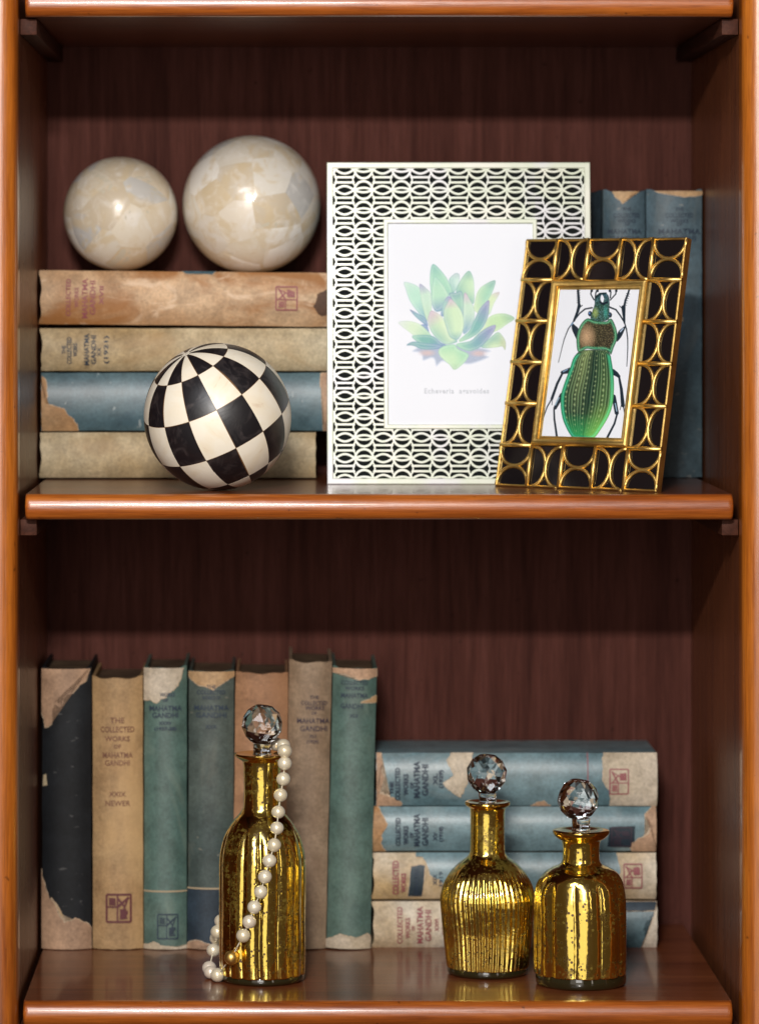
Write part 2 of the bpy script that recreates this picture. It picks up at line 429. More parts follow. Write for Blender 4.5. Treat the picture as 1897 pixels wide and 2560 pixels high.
def make_book(label, T, H, D, mat, b=0.004, loc=(0, 0, 0), rot=(0, 0, 0), group=None, seed=0, worn=0.0008, pages=True):
    """spine faces -Y, head at +Z, thickness along X, origin at the foot of the spine"""
    t = empty('book', loc, label, 'book', group, rot)
    rnd = random.Random(seed)
    w_ = 0.0024
    outer = [(-T/2, D), (-T/2, D*0.5), (-T/2, 0.0085), (-T/2+0.0007, 0.0055), (-T/2, 0.002)]
    inner = [(-T/2+w_, D), (-T/2+w_, D*0.5), (-T/2+w_, 0.009), (-T/2+w_+0.0003, 0.0065), (-T/2+w_, 0.004)]
    for k in range(17):
        s = -1+2*k/16; s = math.copysign(1-(1-abs(s))**1.35, s)
        x = s*T/2
        outer.append((x, spine_y(x, T, b)))
        inner.append((x*0.88, spine_y(x, T, b)*0.6+0.003))
    outer += [(-x, y) for x, y in reversed(outer[:5])]; inner += [(-x, y) for x, y in reversed(inner[:5])]
    n = len(outer); rows = 15
    vs, fs = [], []
    wob = [[rnd.uniform(-1, 1) for _ in range(3)] for _ in range(rows)]
    def zj(i, x, k):
        z = H*k/(rows-1)
        if k == rows-1: z += worn*math.sin(x*310+seed)*0.7-worn*0.8*(1-(2*x/T)**2)+(worn if abs(2*x/T) > .8 else 0)
        if k == 0: z += abs(worn*math.sin(x*280+seed*2))*0.6
        return z
    for k in range(rows):
        for P_ in (outer, inner):
            for i, (x, y) in enumerate(P_):
                dy = wob[k][0]*0.00022 if y < 0.002 else 0
                dx = 0.00018*wob[k][1]*(2*x/T)-0.0002*abs(2*x/T)*(1 if x > 0 else -1)
                vs.append((x+dx, y+dy, zj(i, x, k)))
    m = 2*n
    for k in range(rows-1):
        for i in range(n-1):
            a = k*m+i; fs.append((a, a+1, a+1+m, a+m))
            a = k*m+n+i; fs.append((a+1, a, a+m, a+1+m))
        for i in (0, n-1):
            a, c = k*m+i, k*m+n+i
            fs.append((a, a+m, c+m, c) if i == 0 else (c, c+m, a+m, a))
    for k in (0, rows-1):
        for i in range(n-1):
            a, c = k*m+i, k*m+n+i
            fs.append((a, c, c+1, a+1) if k == 0 else (a+1, c+1, c, a))
    frompy('cover', vs, fs, mat, t, auto=50)
    bm = bmesh.new()
    box(bm, -T/2+w_+0.0003, T/2-w_-0.0003, 0.0072, D-0.004, 0.003, H-0.0035, 0.0006, 1)
    frombm('page_block', bm, M['pages'], t)
    return t
def standing(label, vx0, vx1, vtop, vbx0, vbx1, mat, y=0.2245, zb=ZB, D=0.105, group=None, seed=0, b=0.006, dy=0):
    """placed by the photo's columns at its top and foot"""
    k = (1+y/D0)/S/0.8709
    T = (vx1-vx0)*k
    top = V((vx0+vx1)/2, vtop, y); bx = V((vbx0+vbx1)/2, 0, y).x
    ztop = top.z; H = ztop-zb-0.0002
    lean = math.atan2(top.x-bx, H)
    return make_book(label, T-0.0006, H, D, mat, b, (bx, y+b, zb+0.0003+abs(math.sin(lean))*T/2), (0, lean, 0), group, seed), T, H, b
def lying(label, vx0, vx1, vy0, vy1, mat, y=0.2245, D=0.105, group=None, seed=0, b=0.006, tilt=0, yaw=0):
    """head to the left, spine to the front"""
    a = V(vx0, vy1, y); c = V(vx1, vy0, y)
    T = c.z-a.z; H = c.x-a.x
    # local Z -> -X, local X -> +Z
    t = make_book(label, T-0.0005, H, D, mat, b, (c.x, y+b, (a.z+c.z)/2), (0, -PI/2+tilt, yaw), group, seed)
    return t, T, H, b
GS = 'old books standing on the lower shelf'
# --- lower shelf, standing row
bk, T, H, b = standing('black cloth book with torn tan head and foot, leftmost on the lower shelf', 90, 200, 1456, 90, 200, M['black_cloth'], group=GS, seed=1)
patch('torn_patch', [(-T/2, H+.002), (T/2, H+.002), (T*.38, H-.010), (T*.15, H-.018), (-T*.02, H-.021), (-T*.12, H-.031), (-T*.24, H-.026), (-T*.30, H-.044), (-T*.42, H-.047), (-T/2, H-.030)], T, b, H, M['bare'], bk, seed=3, keep=(0, 9), amp=.0018)
patch('torn_patch', [(-T/2, -.002), (-T/2, .064), (-T*.34, .040), (-T*.18, .030), (-T*.05, .021), (T*.18, .025), (T*.38, .021), (T/2, .015), (T/2, -.002)], T, b, H, M['bare'], bk, seed=4, keep=(0, 8), amp=.0015)
patch('torn_flap', [(-T*.30, .041), (-T*.12, .029), (-T*.02, .023), (-T*.06, .026), (-T*.2, .036)], T, b, H, M['cream2'], bk, off=.0012, amp=.0005, seed=5)
patch('label_scrap', [(-T*.47, .128), (-T*.38, .129), (-T*.40, .138), (-T*.46, .137)], T, b, H, M['cream'], bk, amp=.0005, seed=6)
bk, T, H, b = standing('brown kraft book with a square dark stamp near its foot, second from left', 200, 312, 1476, 202, 312, M['kraft'], group=GS, seed=2)
def zz(vy, y=0.2205, zb=ZB): return V(0, vy, y).z-zb
letter([('THE', .0062, 0, zz(1571), None), ('COLLECTED', .0062, 0, zz(1591), T*.66), ('WORKS', .0055, 0, zz(1611), None), ('OF', .0045, 0, zz(1628), None),
        ('MAHATMA', .0062, 0, zz(1647), T*.58), ('GANDHI', .006, 0, zz(1664), T*.48), ('XXIX', .0055, 0, zz(1732), None), ('NEWER', .0058, 0, zz(1752), None)], T, b, M['ink_brown'], bk)
emblem(T*.02, zz(1980), T*.47, .0215, T, b, M['ink_maroon'], bk, 1, tk=1.6)
bk, T, H, b = standing('sage green book with its cream head torn away, third from left', 313, 408, 1454, 314, 406, M['green'], group=GS, seed=3)
patch('torn_patch', [(-T/2, H+.002), (T*.42, H+.002), (T*.34, H-.010), (T*.16, H-.018), (T*.02, H-.023), (-T*.2, H-.0275), (-T/2, H-.026)], T, b, H, M['bare_pale'], bk, seed=12, keep=(0, 6), amp=.0012)
patch('torn_patch', [(-T/2, -.001), (-T/2, .003), (-T*.25, .006), (-T*.1, .003), (T*.2, .002), (T/2, .003), (T/2, -.001)], T, b, H, M['bare_pale'], bk, seed=13, keep=(0, 6), amp=.0010)
letter([('WORKS', .0042, T*.05, zz(1515), T*.35), ('OF', .0034, T*.0, zz(1527), None), ('MAHATMA', .0058, 0, zz(1545), T*.74), ('GANDHI', .0058, 0, zz(1560), T*.6), ('XXXV', .0036, 0, zz(1577), None), ('(1927-28)', .0036, 0, zz(1589), T*.5)], T, b, M['ink_navy'], bk, bold=.00015)
emblem(T*.06, zz(2020), T*.46, .019, T, b, M['ink_navy'], bk, 2)
patch('rule_line', [(-T/2, zz(1945)), (T/2, zz(1945)), (T/2, zz(1942)), (-T/2, zz(1942))], T, b, H, M['rule'], bk, amp=.0001, off=.0006)
bk, T, H, b = standing('grey green book with a pointed tan tear at its head, fourth from left', 410, 511, 1462, 408, 508, M['grey_green'], group=GS, seed=4)
patch('torn_patch', [(-T/2, H+.002), (T/2, H+.002), (T/2, H-.004), (T*.05, H-.0145), (-T*.28, H-.011), (-T/2, H-.004)], T, b, H, M['tan'], bk, seed=21, keep=(0,), amp=.0009)
letter([('THE', .004, 0, zz(1498), None), ('COLLECTED', .0045, 0, zz(1510), T*.62), ('WORKS OF', .004, 0, zz(1522), T*.4), ('MAHATMA', .0058, 0, zz(1544), T*.74), ('GANDHI', .0058, 0, zz(1560), T*.66), ('XXX', .004, 0, zz(1585), None)], T, b, M['ink_navy'], bk)
patch('rule_line', [(-T/2, zz(1939)), (T/2, zz(1939)), (T/2, zz(1936)), (-T/2, zz(1936))], T, b, H, M['rule'], bk, amp=.0001, off=.0006)
patch('foot_band', [(-T/2, .001), (T/2, .001), (T/2, zz(1939)), (-T/2, zz(1939))], T, b, H, M['navy'], bk, amp=.0001, off=.0003)
patch('torn_patch', [(-T/2, -.001), (-T/2, .004), (-T*.25, .007), (T*.05, .003), (T*.3, .006), (T/2, .003), (T/2, -.001)], T, b, H, M['bare'], bk, seed=23, keep=(0, 6), amp=.0010)
bk, T, H, b = standing('orange tan book standing behind the tall pearl-draped gold bottle', 512, 629, 1466, 506, 620, M['orange_tan'], group=GS, seed=5)
bk, T, H, b = standing('tallest pale greyish tan book with small dark lettering, sixth from left', 629, 724, 1442, 618, 709, M['grey_tan'], group=GS, seed=6)
letter([('THE', .0038, T*.1, zz(1521), None), ('COLLECTED', .0045, T*.1, zz(1534), T*.6), ('WORKS', .0042, T*.12, zz(1545), None), ('OF', .0032, T*.1, zz(1556), None),
        ('MAHATMA', .0058, T*.08, zz(1573), T*.74), ('GANDHI', .0058, T*.1, zz(1590), T*.62), ('XLI', .0036, T*.08, zz(1606), None), ('(1929)', .0036, T*.08, zz(1618), None)], T, b, M['ink_dark'], bk)
bk, T, H, b = standing('dark teal green book with worn cream foot, rightmost of the standing row', 724, 822, 1456, 709, 808, M['green'], group=GS, seed=7)
patch('torn_patch', [(-T/2, H+.002), (T/2, H+.002), (T/2, H-.006), (T*.1, H-.009), (-T*.2, H-.005), (-T/2, H-.004)], T, b, H, M['bare'], bk, seed=31, keep=(0,), amp=.0010)
patch('torn_patch', [(-T/2, -.001), (-T/2, .007), (-T*.2, .012), (T*.2, .009), (T*.42, .012), (T/2, .008), (T/2, -.001)], T, b, H, M['bare_pale'], bk, seed=32, keep=(0, 6), amp=.0008)
patch('torn_patch', [(T/2, zz(1532)), (T*.15, zz(1532)), (T*.3, zz(1527)), (T*.42, zz(1520)), (T/2, zz(1518))], T, b, H, M['tan'], bk, seed=33, amp=.0006, keep=(4,))
letter([('COLLECTED', .0045, 0, zz(1490), T*.6), ('WORKS', .0042, 0, zz(1502), None), ('MAHATMA', .0055, 0, zz(1518), T*.6), ('GANDHI', .0055, -T*.05, zz(1541), T*.5), ('XLII', .0038, 0, zz(1562), None)], T, b, M['ink_navy'], bk)
# --- lower shelf, lying stack
GL = 'old books lying in a stack on the lower shelf'
YS = 0.232
def lsx(vx, vx1, y=YS): return V(vx1, 0, y).x-V(vx, 0, y).x      # photo column -> local z on a lying book
def stack_text(bk, T, b, vx1, cols, mat, y=YS, sz=.0052, bold=.0001):
    letter([(s, sz*q, dx*T, lsx(vx, vx1, y), T*wd) for (s, vx, wd, dx, q) in cols], T, b, mat, bk, bold=bold)
bk, T, H, b = lying('topmost blue book of the lying stack, cream patches torn across its jacket', 819, 1431, 1640, 1757, M['blue_light'], y=YS, D=.085, group=GL, seed=11)
L_ = lambda vx: lsx(vx, 1431)
patch('torn_patch', [(T/2, L_(817)), (T/2, L_(829)), (T*.32, L_(833)), (T*.2, L_(827)), (T*.05, L_(836)), (-T*.25, L_(826)), (-T*.33, L_(850)), (-T*.42, L_(873)), (-T/2, L_(872)), (-T/2, L_(817))], T, b, H, M['bare'], bk, seed=41, keep=(8, 9), amp=.0012)
patch('torn_patch', [(T/2, L_(985)), (T*.36, L_(973)), (T*.1, L_(988)), (-T*.05, L_(964)), (-T*.32, L_(1002)), (-T*.24, L_(1008)), (T*.1, L_(1022)), (T*.47, L_(1028)), (T/2, L_(1030))], T, b, H, M['bare_pale'], bk, seed=42, keep=(8,), amp=.0016)
patch('torn_patch', [(T*.5, L_(1314)), (T*.5, L_(1433)), (-T*.5, L_(1433)), (-T*.5, L_(1329)), (-T*.2, L_(1327)), (-T*.06, L_(1316)), (T*.0, L_(1312))], T, b, H, M['bare_pale'], bk, seed=43, keep=(0, 1), amp=.0010)
patch('torn_patch', [(-T/2, L_(1155)), (-T*.42, L_(1172)), (-T*.4, L_(1185)), (-T/2, L_(1200))], T, b, H, M['bare'], bk, seed=44, keep=(3,), amp=.0008)
stack_text(bk, T, b, 1431, [('THE', 853, .25, -.15, .8), ('COLLECTED', 866, .62, -.08, 1), ('WORKS', 884, .4, -.08, 1), ('OF', 897, .12, -.1, .7), ('MAHATMA', 908, .68, 0, 1.3), ('GANDHI', 926, .58, 0, 1.3), ('XL', 948, .22, .02, .9), ('(1929)', 960, .34, .02, .8)], M['ink_navy'], bold=.0002)
emblem(-T*.03, L_(1347), T*.46, .0145, T, b, M['ink_red'], bk, 3)
patch('rule_line', [(T/2, L_(1278)), (T/2, L_(1280)), (-T/2, L_(1280)), (-T/2, L_(1278))], T, b, H, M['ink_red'], bk, amp=.0001, off=.0005)
bk, T, H, b = lying('glossy teal book second from top of the lying stack, tan tears at both ends', 807, 1429, 1757, 1856, M['blue_light'], y=YS, group=GL, seed=12)
L_ = lambda vx: lsx(vx, 1429)
patch('torn_patch', [(T/2, L_(805)), (T/2, L_(822)), (T*.2, L_(838)), (T*.12, L_(843)), (-T*.15, L_(830)), (-T*.3, L_(828)), (-T*.5, L_(840)), (-T/2, L_(805))], T, b, H, M['tan'], bk, seed=51, keep=(6, 7), amp=.0012)
patch('torn_patch', [(T/2, L_(1430)), (-T/2, L_(1430)), (-T/2, L_(1376)), (-T*.3, L_(1374)), (-T*.2, L_(1388)), (-T*.1, L_(1410)), (T*.2, L_(1416)), (T*.34, L_(1404)), (T/2, L_(1420))], T, b, H, M['bare'], bk, seed=52, keep=(0, 1), amp=.0010)
stack_text(bk, T, b, 1429, [('COLLECTED', 867, .62, -.05, 1), ('WORKS', 884, .42, -.12, 1), ('OF', 896, .12, -.12, .7), ('MAHATMA', 908, .72, -.02, 1.3), ('GANDHI', 926, .62, -.05, 1.3), ('XV', 948, .2, -.15, .9), ('(1918)', 960, .34, -.1, .8)], M['ink_navy'], bold=.0002)
patch('foot_stamp', [(T*.05, L_(1325)), (T*.08, L_(1382)), (-T*.40, L_(1382)), (-T*.38, L_(1322))], T, b, H, M['navy'], bk, seed=53, amp=.0006)
emblem(-T*.16, L_(1352), T*.42, .0155, T, b, M['ink_dark'], bk, 4, off=.0010)
bk, T, H, b = lying('cream and blue torn book third from top of the lying stack, red lettering', 812, 1429, 1858, 1961, M['cream2'], y=YS, group=GL, seed=13)
L_ = lambda vx: lsx(vx, 1429)
patch('jacket', [(T/2, L_(905)), (T/2, L_(1342)), (T*.1, L_(1350)), (-T*.1, L_(1338)), (-T/2, L_(1340)), (-T/2, L_(1010)), (-T*.30, L_(985)), (-T*.05, L_(957)), (T*.05, L_(935)), (T*.3, L_(928)), (T*.42, L_(920)), (T*.42, L_(905))], T, b, H, M['blue_light'], bk, seed=61, keep=(0, 4), amp=.0012)
patch('jacket_scrap', [(T*.22, L_(895)), (T*.24, L_(925)), (-T*.42, L_(918)), (-T*.42, L_(888))], T, b, H, M['dark_slate'], bk, seed=62, amp=.0008)
stack_text(bk, T, b, 1429, [('COLLECTED', 862, .72, -.02, 1.3), ('WORKS', 879, .42, -.12, 1)], M['ink_red'], bold=.0002)
letter([('MAHATMA', .0058, -T*.1, L_(907), T*.58), ('XIX', .0045, -T*.05, L_(947), T*.24), ('1919', .0045, -T*.05, L_(960), T*.3)], T, b, M['ink_navy'], bk, off=.0009)
emblem(T*.02, L_(1377), T*.5, .014, T, b, M['ink_red'], bk, 5)
bk, T, H, b = lying('bottom cream book of the lying stack with a crumpled blue jacket end', 812, 1431, 1964, 2067, M['cream2'], y=YS, group=GL, seed=14)
L_ = lambda vx: lsx(vx, 1431)
patch('jacket', [(T*.30, L_(1180)), (T*.30, L_(1424)), (T*.2, L_(1422)), (T*.1, L_(1405)), (-T*.1, L_(1398)), (-T*.3, L_(1402)), (-T*.5, L_(1395)), (-T/2, L_(1180))], T, b, H, M['blue'], bk, seed=71, keep=(6, 7), amp=.0012, off=.0008)
patch('torn_flap', [(T*.48, L_(1180)), (T*.49, L_(1430)), (T*.33, L_(1425)), (T*.27, L_(1300)), (T*.30, L_(1180))], T, b, H, M['navy'], bk, seed=72, keep=(4,), amp=.0009, off=.0016)
stack_text(bk, T, b, 1431, [('COLLECTED', 871, .78, .0, 1.1), ('WORKS', 888, .44, -.05, 1), ('OF', 900, .1, -.05, .7), ('MAHATMA', 915, .78, 0, 1.3), ('GANDHI', 933, .66, .0, 1.3), ('XXVI', 951, .26, .02, .8), ('(1925)', 966, .34, -.02, .8)], M['ink_red'], bold=.00012)
# --- middle shelf, lying stack
GM = 'old books lying in a stack on the middle shelf'
YM = 0.226
bk, T, H, b = lying('stained tan book on top of its stack, right under the two shell balls', 88, 722, 593, 713, M['tan_stained'], y=YM, group=GM, seed=15, tilt=math.radians(0.55))
L_ = lambda vx: lsx(vx, 722, YM)
stack_text(bk, T, b, 722, [('COLLECTED', 150, .68, -.0, 1.0), ('WORKS', 168, .36, -.0, .9), ('MAHATMA', 186, .72, -.02, 1.2), ('GANDHI', 203, .62, -.0, 1.2), ('XVII', 222, .34, .05, .9)], M['ink_red'], y=YM)
emblem(T*.02, L_(624), T*.42, .0165, T, b, M['ink_red'], bk, 6)
patch('stain', [(T*.22, L_(715)), (T*.12, L_(722)), (-T*.25, L_(722)), (-T*.30, L_(700)), (-T*.12, L_(682)), (T*.1, L_(690))], T, b, H, simple('dark_stain', srgb(84, 56, 36), .7, var=.3, vscale=200), bk, seed=81, keep=(1,), amp=.0012, off=.0003)
patch('jacket_scrap', [(T*.5, L_(395)), (T*.5, L_(470)), (T*.44, L_(462)), (T*.45, L_(410))], T, b, H, M['blue'], bk, seed=82, keep=(0,), amp=.0006)
bk, T, H, b = lying('cream book second in its stack with narrow navy lettering', 90, 716, 714, 809, M['cream'], y=YM, group=GM, seed=16)
L_ = lambda vx: lsx(vx, 716, YM)
stack_text(bk, T, b, 716, [('THE', 140, .2, 0, .8), ('COLLECTED', 152, .62, -.02, 1.0), ('WORKS', 165, .3, -.0, .9), ('MAHATMA', 190, .72, -.0, 1.1), ('GANDHI', 205, .66, -.0, 1.1), ('XX', 217, .2, -.05, .8), ('(1921)', 232, .64, 0, .9)], M['ink_navy'], y=YM)
bk, T, H, b = lying('scuffed blue book third in its stack behind the checkered ball', 90, 715, 811, 939, M['blue'], y=YM, group=GM, seed=17)
L_ = lambda vx: lsx(vx, 715, YM)
patch('torn_patch', [(T*.46, L_(88)), (T*.4, L_(97)), (T*.1, L_(104)), (-T*.05, L_(99)), (-T*.12, L_(140)), (-T*.25, L_(152)), (-T*.36, L_(164)), (-T/2, L_(170)), (-T/2, L_(88))], T, b, H, M['tan'], bk, seed=91, keep=(7, 8), amp=.0014)
patch('torn_patch', [(T*.48, L_(699)), (T*.3, L_(697)), (T*.05, L_(702)), (-T*.3, L_(705)), (-T*.5, L_(703)), (-T*.5, L_(717)), (T*.48, L_(717))], T, b, H, M['bare'], bk, seed=92, keep=(4, 5), amp=.0008)
bk, T, H, b = lying('plain cream book at the bottom of its stack behind the checkered ball', 88, 688, 941, 1042, M['cream'], y=YM, group=GM, seed=18)
# --- middle shelf, standing books
GR = 'blue books standing at the right of the middle shelf'
def zm(vy, y=0.246): return V(0, vy, y).z-ZM
bk, T, H, b = standing('narrower slate blue standing book with a tan chip at its head', 1312, 1406, 416, 1312, 1406, M['slate'], y=.250, zb=ZM, D=.09, group=GR, seed=19)
patch('torn_patch', [(-T*.3, H+.001), (T*.4, H+.001), (T*.1, H-.004), (-T*.05, H-.010), (-T*.2, H-.005)], T, b, H, M['tan'], bk, seed=93, keep=(0,), amp=.0008)
letter([('THE', .0036, T*.05, zm(456), None), ('COLLECTED', .005, T*.05, zm(470), T*.62), ('WORKS', .004, T*.05, zm(482), None), ('OF', .0032, T*.05, zm(490), None), ('MAHATMA', .0058, 0, zm(505), T*.78), ('GANDHI', .0058, 0, zm(520), T*.66)], T, b, M['ink_navy'], bk)
bk, T, H, b = standing('wider slate blue standing book against the right side of the bookcase', 1406, 1530, 415, 1406, 1530, M['slate'], y=.250, zb=ZM, D=.09, group=GR, seed=20)
patch('torn_patch', [(-T*.4, H+.001), (T*.5, H+.001), (T*.5, H-.003), (T*.2, H-.005), (-T*.1, H-.003)], T, b, H, M['tan'], bk, seed=94, keep=(0,), amp=.0008)
letter([('THE', .0036, T*.08, zm(456), None), ('COLLECTED', .005, T*.08, zm(470), T*.5), ('WORKS', .004, T*.08, zm(482), None), ('OF', .0032, T*.08, zm(490), None), ('MAHATMA', .0062, T*.08, zm(505), T*.74), ('GANDHI', .0062, T*.08, zm(520), T*.6)], T, b, M['ink_navy'], bk)
patch('label_scrap', [(T*.12, zm(700)), (T*.15, zm(701)), (T*.15, zm(692)), (T*.12, zm(692))], T, b, H, M['cream'], bk, amp=.0004, seed=6)
standing('dark slate book mostly hidden behind the white lattice frame, right side', 1225, 1311, 416, 1225, 1311, M['dark_slate'], y=.262, zb=ZM, D=.08, seed=21)
standing('teal book peeking out left of the white lattice frame, beside the large ball', 703, 800, 432, 703, 800, M['blue'], y=.2455, zb=ZM, D=.09, seed=22) if False else None
bk, T, H, b = standing('dark teal book peeking out left of the white lattice frame, beside the large ball', 722, 806, 430, 722, 806, M['blue'], y=.226, zb=ZM, D=.09, seed=22, group=None)
# ------------------------------------------------------------------ mother-of-pearl balls
def shellmat():
    m, nt, b = newmat('shell_inlay')
    oi = nt.nodes.new('ShaderNodeObjectInfo')
    c0 = ramp(nt, oi.outputs['Random'], [(0.0, srgb(232, 228, 218)), (0.3, srgb(206, 190, 164)), (0.5, srgb(242, 238, 230)), (0.68, srgb(214, 194, 160)), (0.8, srgb(230, 222, 206)), (1.0, srgb(198, 196, 192))])
    v = coords(nt, (1, 1, 1)); n = noise(nt, v, 38, 4, 0.6, 1.2)
    c = mix(nt, ramp(nt, n, [(0.50, (0, 0, 0, 1)), (0.62, (0.75, 0.75, 0.75, 1))]), c0, srgb(214, 194, 158))
    n2 = noise(nt, v, 90, 3, 0.6, 0.8)
    c = mix(nt, ramp(nt, n2, [(0.5, (0, 0, 0, 1)), (0.75, (0.6, 0.6, 0.6, 1))]), c, srgb(240, 236, 230))
    nt.links.new(c, b.inputs['Base Color']); b.inputs['Roughness'].default_value = 0.28
    b.inputs['Coat Weight'].default_value = 0.6; b.inputs['Coat Roughness'].default_value = 0.1
    bump(nt, b, n, 0.1, 0.001)
    return m
M['shell'] = shellmat()
M['grout'] = simple('cream_grout', srgb(205, 196, 176), 0.5)
def voronoi_ball(label, R, loc, nseed, seed, group):
    t = empty('shell_ball', (loc[0], loc[1], loc[2]-R), label, 'decorative ball', group)
    rnd = random.Random(seed)
    pts = []
    for i in range(nseed):
        z = 1-2*(i+.5)/nseed; a = i*2.39996
        v = Vector((math.sqrt(1-z*z)*math.cos(a), math.sqrt(1-z*z)*math.sin(a), z))
        v += Vector([rnd.uniform(-.16, .16) for _ in range(3)]); pts.append(v.normalized())
    bm = bmesh.new(); bmesh.ops.create_uvsphere(bm, u_segments=48, v_segments=32, radius=R*0.997)
    core = frombm('core', bm, M['grout'], t, smooth=True); core.location = (0, 0, R)
    for i, s in enumerate(pts):
        u = s.orthogonal().normalized(); w_ = s.cross(u)
        poly = [Vector((a, c)) for a, c in ((-2, -2), (2, -2), (2, 2), (-2, 2))]
        for j, q in enumerate(pts):
            if j == i or s.dot(q) < 0.1: continue
            n = s-q; nn = (n.dot(u), n.dot(w_), n.dot(s))         # keep nn.(x,y,1) >= eps
            f = lambda p: nn[0]*p.x+nn[1]*p.y+nn[2]-0.0012*n.length
            out = []
            for k in range(len(poly)):
                a, c = poly[k], poly[(k+1) % len(poly)]; fa, fc = f(a), f(c)
                if fa >= 0: out.append(a)
                if (fa >= 0) != (fc >= 0): out.append(a+(c-a)*(fa/(fa-fc)))
            poly = out
            if not poly: break
        if len(poly) < 3: continue
        edge = []
        for k in range(len(poly)):
            a, c = poly[k], poly[(k+1) % len(poly)]
            for m_ in range(4): edge.append(a+(c-a)*m_/4)
        cen = sum(poly, Vector((0, 0)))/len(poly)
        vs, fs = [], []; n_ = len(edge)
        lift = rnd.uniform(-.001, .001); tx, ty = rnd.uniform(-.006, .006), rnd.uniform(-.006, .006)
        for ring, fr in enumerate((1.0, 1.0, .92, .6, .3)):
            for e in edge:
                p = cen+(e-cen)*fr
                d = (s+u*p.x+w_*p.y).normalized()
                rr = R*(0.992 if ring == 0 else (0.9996 if ring == 1 else 1.0+lift*.5)+((p.x-cen.x)*tx+(p.y-cen.y)*ty if ring > 1 else 0))
                vs.append(d*rr)
        d = (s+u*cen.x+w_*cen.y).normalized(); vs.append(d*R*(1.0+lift*.5))
        for r_ in range(4):
            for k in range(n_):
                a, c = r_*n_+k, r_*n_+(k+1) % n_
                fs.append((a, c, c+n_, a+n_))
        for k in range(n_): fs.append((4*n_+k, 4*n_+(k+1) % n_, 5*n_))
        o = frompy('shell_piece', vs, fs, M['shell'], t, auto=45); o.location = (0, 0, R)
GB = 'mother-of-pearl balls on the tan book'
c1 = V(263, 467, .285); voronoi_ball('smaller cream shell inlay ball on the left of the tan book', .0458, (c1.x, .285, .0192+.0458), 34, 5, GB)
c2 = V(548, 445, .288); voronoi_ball('larger cream shell inlay ball beside the white lattice frame', .0555, (c2.x, .288, .0170+.0555), 44, 9, GB)
# ------------------------------------------------------------------ checkered ball
def horn():
    m, nt, b = newmat('black_horn')
    v = coords(nt, (1, 1, 1)); n = noise(nt, v, 70, 5, 0.6, 1.5)
    nt.links.new(ramp(nt, n, [(0.5, (0.008, 0.007, 0.009, 1)), (0.8, (0.055, 0.045, 0.045, 1))]), b.inputs['Base Color'])
    b.inputs['Roughness'].default_value = 0.42; b.inputs['Coat Weight'].default_value = 0.3; b.inputs['Coat Roughness'].default_value = 0.33
    bump(nt, b, n, 0.25, 0.001)
    m2, nt, b = newmat('cream_bone')
    v = coords(nt, (1, 1, 1)); n = noise(nt, v, 26, 4, 0.6, 1.8)
    c = ramp(nt, n, [(0.48, srgb(238, 230, 212)), (0.66, srgb(234, 222, 198)), (0.80, srgb(196, 160, 122)), (0.9, srgb(150, 112, 78))])
    nt.links.new(c, b.inputs['Base Color'])
    b.inputs['Roughness'].default_value = 0.42; b.inputs['Coat Weight'].default_value = 0.25; b.inputs['Coat Roughness'].default_value = 0.33
    n2 = noise(nt, v, 120, 4, 0.6); bump(nt, b, n2, 0.15, 0.0008)
    return m, m2
M['horn'], M['bone'] = horn()
R = .0549; yc = .060
cc = V(474, 905, yc); cc.z = ZM+R
cb = empty('checkered_ball', (cc.x, yc, ZM), 'black and cream checkered bone inlay ball on the middle shelf', 'decorative ball')
pole = Vector((-.42, -.31, .854)).normalized()
ref = Vector((-.005, -.99, .137)); ux = (ref-pole*ref.dot(pole)).normalized(); uy = pole.cross(ux)
bm = bmesh.new(); bmesh.ops.create_uvsphere(bm, u_segments=64, v_segments=40, radius=R*.9965)
o = frombm('core', bm, simple('brown_glue', srgb(120, 86, 52), .5), cb, smooth=True); o.location = (0, 0, R)
bounds = [3, 33, 66, 100, 135, 164, 179.9]; NL = 14
rnd = random.Random(4)
for i in range(len(bounds)-1):
    for j in range(NL):
        black = (i+j) % 2 == 0
        c0, c1_ = math.radians(bounds[i]), math.radians(bounds[i+1]); l0, l1 = 2*PI*j/NL, 2*PI*(j+1)/NL
        jr = lambda: rnd.uniform(-.014, .014)
        nn = 8; vs, fs = [], []
        sk = jr()
        g = .0035
        for a in range(-1, nn+2):
            for c in range(-1, nn+2):
                fa, fc = min(max(a, 0), nn)/nn, min(max(c, 0), nn)/nn
                co = c0+g+(c1_-c0-2*g)*fa
                gl = min(g/max(math.sin(co), .05), .15)
                lo = l0+gl+(l1-l0-2*gl)*fc+sk*math.sin(PI*fa)
                d = pole*math.cos(co)+(ux*math.cos(lo)+uy*math.sin(lo))*math.sin(co)
                edge = a < 0 or c < 0 or a > nn or c > nn
                dome = .0018*(math.sin(PI*fa)*math.sin(PI*fc))**.4 if not edge else 0
                vs.append(d*R*(.985 if edge else .998+dome))
        m_ = nn+3
        for a in range(m_-1):
            for c in range(m_-1):
                k = a*m_+c; fs.append((k, k+m_, k+m_+1, k+1))
        o = frompy('tile', vs, fs, M['horn'] if black else M['bone'], cb, auto=38); o.location = (0, 0, R)
vs, fs = lathe([(0.0005, R*1.0005), (0.002, R*1.000), (.0032, R*.9985)], 20, cap0=False)
q = Vector((0, 0, 1)).rotation_difference(pole).to_matrix()
o = frompy('pole_cap', [q @ Vector(v) for v in vs]+[q @ Vector((0, 0, R*1.001))], fs+[(j, (j+1) % 20, 60) for j in range(20)], M['bone'], cb, smooth=True); o.location = (0, 0, R)
